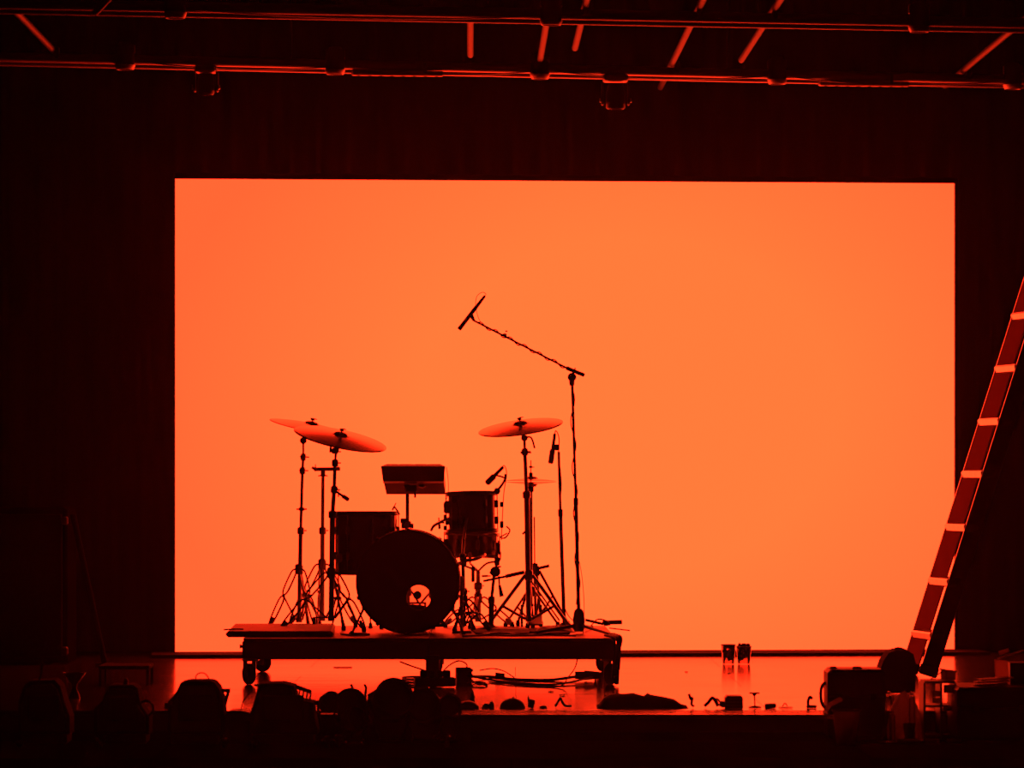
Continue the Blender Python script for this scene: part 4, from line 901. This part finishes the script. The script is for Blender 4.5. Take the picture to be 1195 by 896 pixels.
for px, D, lab, sc in ((241,25.45,'moving-head lamp hanging under the farther pipe, on the left',.85), (718,26.05,'moving-head lamp hanging under the farther pipe, right of centre',1.0)):
    q_ = online(hA, hB, XZ(px,D).x); th = thing('moving_head_lamp', (q_.x, q_.y, GZ-.25), lab, 'stage light', 'hanging lamps')
    MB().box((q_.x, q_.y-.03, GZ-.05), (.15*sc,.16,.035), bev=.008).build('base', 'pipe', th)
    for s_ in (-1, 1): MB().box((q_.x+s_*.078*sc, q_.y-.03, GZ-.12*sc-.02), (.014,.06,.14*sc), bev=.005).build('yoke_arm', 'darkmetal', th)
    MB().lathe((q_.x, q_.y-.03, GZ-.235*sc), (0,0,1), [(0,.045*sc),(.01,.058*sc),(.1*sc,.058*sc),(.15*sc,.045*sc)], 28).build('head', 'black', th)
    MB().lathe((q_.x, q_.y-.03, GZ-.237*sc), (0,0,1), [(0,.044*sc),(.003,.044*sc)], 24).build('lens', 'lens', th)
    for s_ in (-1, 1): MB().lathe((q_.x+s_*.088*sc, q_.y-.03, GZ-.18*sc), (s_,0,0), [(0,.014),(.008,.012)], 12).build('pivot', 'chrome', th)

# ------------------------------------------------------------------ ladder
ld = thing('ladder', XZ(1068,25.0), 'tall aluminium ladder leaning to the right in front of the screen edge', 'ladder')
Df_, Dn_ = 24.85, 24.42
up = Vector((.315, 0, 1)).normalized(); wide = up.cross(Vector((0,1,0))).normalized()   # wide: across the stile face, in x
if wide.x < 0: wide = -wide
M['lit_web'] = thin('ladder_web_lit_look', (.52,.30,.32), .55)  # translucency made up so the far stile's web looks lit
def stile(x0, D, name, m, yaw=0.0):
    o_ = Vector((x0, CAM_Y+D, .015)); Lh = 3.72
    Rm = Matrix((wide, Vector((0,1,0)), up)).transposed()@rotZ(yaw); g = MB(); W_ = .092/math.cos(yaw); c_ = o_+up*(Lh/2)
    g.box(c_+Vector((0,.010,0)), (W_,.003,Lh), Rm)                       # web
    st_ = g.build(name, m, ld)
    for s_ in (-1, 1): MB().box(c_+Rm@Vector((s_*W_/2,-.004,0)), (.004,.032,Lh), Rm).build('flange', 'alu_dull', st_); MB().box(o_+up*.03, (.105,.045,.06), Rm, bev=.008).build('rubber_foot', 'rubber', st_)
    return o_
of = stile(P(1060,779,24.85).x, Df_, 'stile', 'lit_web')
on = stile(P(1082,793,24.42).x, Dn_, 'stile', 'alu_dull')  # opaque material here, so the near stile reads dark
zs = [P(0, y_, 24.7).z for y_ in (740, 678, 615, 553, 492, 430, 368, 306, 245, 184, 122)]
for z_ in zs:
    k = (z_-.015)/up.z; a_ = of+up*k; b__ = on+up*k
    Rm = Matrix((Vector((1,0,0)), (b__-a_).normalized(), Vector((1,0,0)).cross((b__-a_).normalized()))).transposed()
    a2 = a_.lerp(b__, -.02); b2 = a_.lerp(b__, 1.0); c_ = (a2+b2)/2
    Rm = rotZ(math.atan2(-(b__-a_).x, (b__-a_).y))
    MB().box(c_+Vector((-.012,0,0)), (.085,(b2-a2).length,.046), Rm@rotY(.12), bev=.008).build('step', 'alu', ld)
    for q_ in (a2, b2): MB().tube(q_+Vector((.02,-.016,-.0)), q_+Vector((.02,-.024,-.0)), .007, n=8).build('rivet', 'chrome', ld)

# ------------------------------------------------------------------ clutter at right
def case_thing(name, px0, px1, yt, D, dep, zb, label, rnd=.02, yaw=0, cat='case', feet=True):
    x0_, x1_ = XZ(px0,D).x, XZ(px1,D).x; zt_ = P(0,yt,D).z; y = CAM_Y+D
    th = thing(name, ((x0_+x1_)/2, y+dep/2, zb), label, cat); cx_ = (x0_+x1_)/2
    MB().box((cx_, y+dep/2, (zb+zt_)/2+.004), (x1_-x0_, dep, zt_-zb-.008), rotZ(yaw), bev=rnd).build('body', 'case', th)
    MB().box((cx_, y-.004, zb+(zt_-zb)*.62), (x1_-x0_-.02, .010, .008), rotZ(yaw)).build('lid_seam', 'darkmetal', th)
    for s_ in (-1, 1): MB().box((cx_+s_*(x1_-x0_)*.28, y-.006, zb+(zt_-zb)*.62), (.03,.014,.035), rotZ(yaw), bev=.004).build('latch', 'darkmetal', th)
    return th
c1 = case_thing('equipment_case', 966, 1034, 781, 20.9-.25, .3, ZP, 'black carrying case with a side handle, left of the ladder foot', .018)
MB().path([P(967,798,20.8), P(961,798,20.8), P(958,806,20.8), P(958.5,818,20.8), P(962,825,20.8), P(967,826,20.8)], .008).build('side_handle', 'black', c1)
for px, ww in ((972,.035), (1000,.045)): MB().box(P(px,780,20.75), (ww,.06,.022), bev=.006).build('top_fitting', 'black', c1)
th = thing('shoulder_bag', XZ(1048,22.6), 'rounded dark bag standing behind the black carrying case', 'bag')
MB().prism([(P(a,b,22.6).x, max(.003, P(a,b,22.6).z)) for a, b in ((1026,810),(1027,782),(1031,771),(1037,762),(1046,758.5),(1058,759.5),(1066,763),(1069,775),(1068,808))][::-1], CAM_Y+22.6, CAM_Y+22.85).build('body', 'fabric', th)
MB().path([P(1036,764,22.7), P(1045,757,22.7), P(1052,757,22.7), P(1062,762,22.7)], .007).build('strap', 'fabric', th)
pb_ = XZ(987.5, 20.35); th = thing('plastic_pail', (pb_.x, pb_.y, ZP), 'translucent plastic pail in front of the black carrying case', 'pail')
MB().lathe((pb_.x,pb_.y,ZP+.001), (0,0,1), [(0,.045),(.16,.064),(.16,.061),(.003,.042)], 32, cap=False).build('wall', 'milky', th)
MB().torus((pb_.x,pb_.y,ZP+.162), (0,0,1), .0645, .004, 36, 6).build('rim', 'pale', th)
tag(MB().blob((pb_.x,pb_.y,ZP+.004), .040,.040,.085, 14, 8, jit=.2).build('cloth_wad', 'cloth'), 'pale cloth crumpled inside the translucent pail', 'cloth')
p_ = P(971,822,20.5); tag(MB().path([P(964,829,20.42), P(968,823,20.42), P(975,819,20.42), P(981,816,20.45)], .011, n=5).build('cloth_corner', 'thin_plastic'), 'pale cloth corner poking up over the pail rim', 'cloth')
# low shelf unit
DS = 20.75; ys = CAM_Y+DS
th = thing('open_crate', XZ(1097,DS,ZP), 'small open crate with pale panels, right of the ladder foot', 'crate')
X = lambda px: (px-597.5)*DS/FPX
Z = lambda py: CAM_H+(HOR-py)*DS/FPX
MB().box(((X(1079)+X(1115))/2, ys+.12, Z(796)), (X(1115)-X(1079), .24, .012)).build('top_board', 'case', th)
for px in (1079, 1098.5, 1115): MB().box((X(px), ys+.12, (Z(797)+ZP)/2), (.010,.24,Z(797)-ZP)).build('side_board', 'case', th)
for py, nm in ((824, 'shelf'), (858, 'shelf')): MB().box(((X(1079)+X(1115))/2, ys+.12, Z(py)), (X(1115)-X(1079)-.012, .22, .010)).build(nm, 'case', th)
for a, b, c_, d_ in ((1088,1098,806,812), (1088,1098,814.5,820), (1101,1114,799,808), (1100,1112,824,829)):
    tag(MB().box(((X(a)+X(b))/2, ys-.012, (Z(c_)+Z(d_))/2), (X(b)-X(a), .02, Z(c_)-Z(d_)), rotX(-.25)).build('pale_panel', 'thin_plastic', th))
th = thing('small_carton', XZ(1108,DS,Z(795)), 'small pale carton on top of the open crate', 'box')
MB().box((X(1108.5), ys+.08, (Z(784)+Z(795))/2+.004), (X(1115)-X(1102), .09, Z(784)-Z(795)), rotZ(.15), bev=.003).build('carton', 'thin_card', th)
MB().box((X(1108.5), ys+.08, Z(783)), (X(1116)-X(1101), .10, .008), rotZ(.15)@rotY(.15)).build('lid', 'thin_card', th)
tag(MB().tube((X(1087), ys+.05, Z(794)+.004), (X(1101), ys+.05, Z(784)), .003).build('thin_stick', 'darkmetal'), 'thin stick leaning on the small pale carton', 'stick')
# white bag and cups in the pocket between case and crate
g = MB().blob((X(1057), ys+.05, ZP), .085,.09,.225, 22, 12, flat=True, jit=.10, seed=11); tag(g.build('plastic_bag', 'thin_plastic'), 'crumpled pale plastic bag between the carrying case and the crate', 'bag')
g = MB().lathe((X(1058.5), ys-.12, ZP+.001), (0,0,1), [(0,.020),(.085,.030),(.085,.028),(.004,.018)], 20, cap=False); tag(g.build('paper_cup', 'thin_plastic'), 'small pale paper cup in front of the crumpled bag', 'cup')
g = MB(); q_ = Vector((X(1054), ys-.32, ZP+.004)); g.lathe(q_, (0,0,1), [(0,.03),(.004,.05),(.014,.066),(.016,.064),(.007,.048),(.004,.02)], 32, cap=False)
tag(g.build('metal_dish', 'alu'), 'shiny shallow metal dish at the platform front, below the ladder', 'dish')
for px, lab in ((1081,'dim roll of tape just right of the shiny dish'), (1106,'brighter roll of tape, right of the dim one')):
    tag(MB().lathe((X(px), ys-.3, ZP+.001), (0,0,1), [(0,.022),(0,.034),(.02,.034),(.02,.022),(0,.022)], 28, cap=False).build('tape_roll', 'pale' if px > 1090 else 'mat'), lab, 'tape')
g = MB().box((X(1022), ys-.33, ZP+.006), (.19,.05,.010)); tag(g.build('metal_bar', 'alu_dull'), 'flat metal bar lying at the platform front, right of the pail', 'bar')
for i, (px, py) in enumerate(((1036,806),(1063,806),(1040,828))):
    tag(MB().tube((X(px), ys-.06, ZP+.001), (X(px), ys-.06, Z(py)-.02), .014).tube((X(px), ys-.06, Z(py)-.025), (X(px), ys-.06, Z(py)), .006,.008).build('water_bottle', 'clear_cup'), ['slim clear bottle left of the crumpled bag', 'slim clear bottle right of the crumpled bag', 'short clear bottle by the carrying case'][i], 'bottle')
# carton at the right edge, standing on a big case
bc = case_thing('flight_case', 1117, 1215, 802, 20.5, .5, ZP, 'large black case filling the lower right corner', .015)
DQ = 20.9; yq = CAM_Y+DQ; X = lambda px: (px-597.5)*DQ/FPX; Z = lambda py: CAM_H+(HOR-py)*DQ/FPX
zc = P(0,802,20.5).z; th = thing('cardboard_carton', (X(1180), yq, zc), 'open cardboard carton with raised flaps on the large corner case', 'box')
g = MB().prism([(X(1159),zc+.001),(X(1175),zc+.001),(X(1173),Z(770)),(X(1158),Z(768))][::1], yq-.1, yq-.092); g.build('front_panel', 'thin_card', th)
MB().box((X(1186), yq-.02, (zc+Z(772))/2), (X(1196)-X(1176), .16, Z(772)-zc-.002)).build('box_side', 'case', th)
Rf = rotY(-.32); MB().box((X(1177), yq-.08, Z(763)), (X(1193)-X(1161), .05, .004), Rf).build('flap', 'thin_card', th)
MB().box((X(1171), yq-.03, Z(760)), (.05, .03, .004), Rf@rotX(.5)).build('flap', 'thin_card', th)
for k in range(3):
    tag(MB().box((X(1150+k*2), yq-.2-.02*k, zc+.006+k*.014), (.16,.10,.006), rotZ(.1*k)@rotY(-.06)).build('paper_sheet', 'pale'), ['lowest', 'middle', 'topmost'][k]+' of the loose sheets beside the cardboard carton', 'paper', 'loose sheets on the corner case')
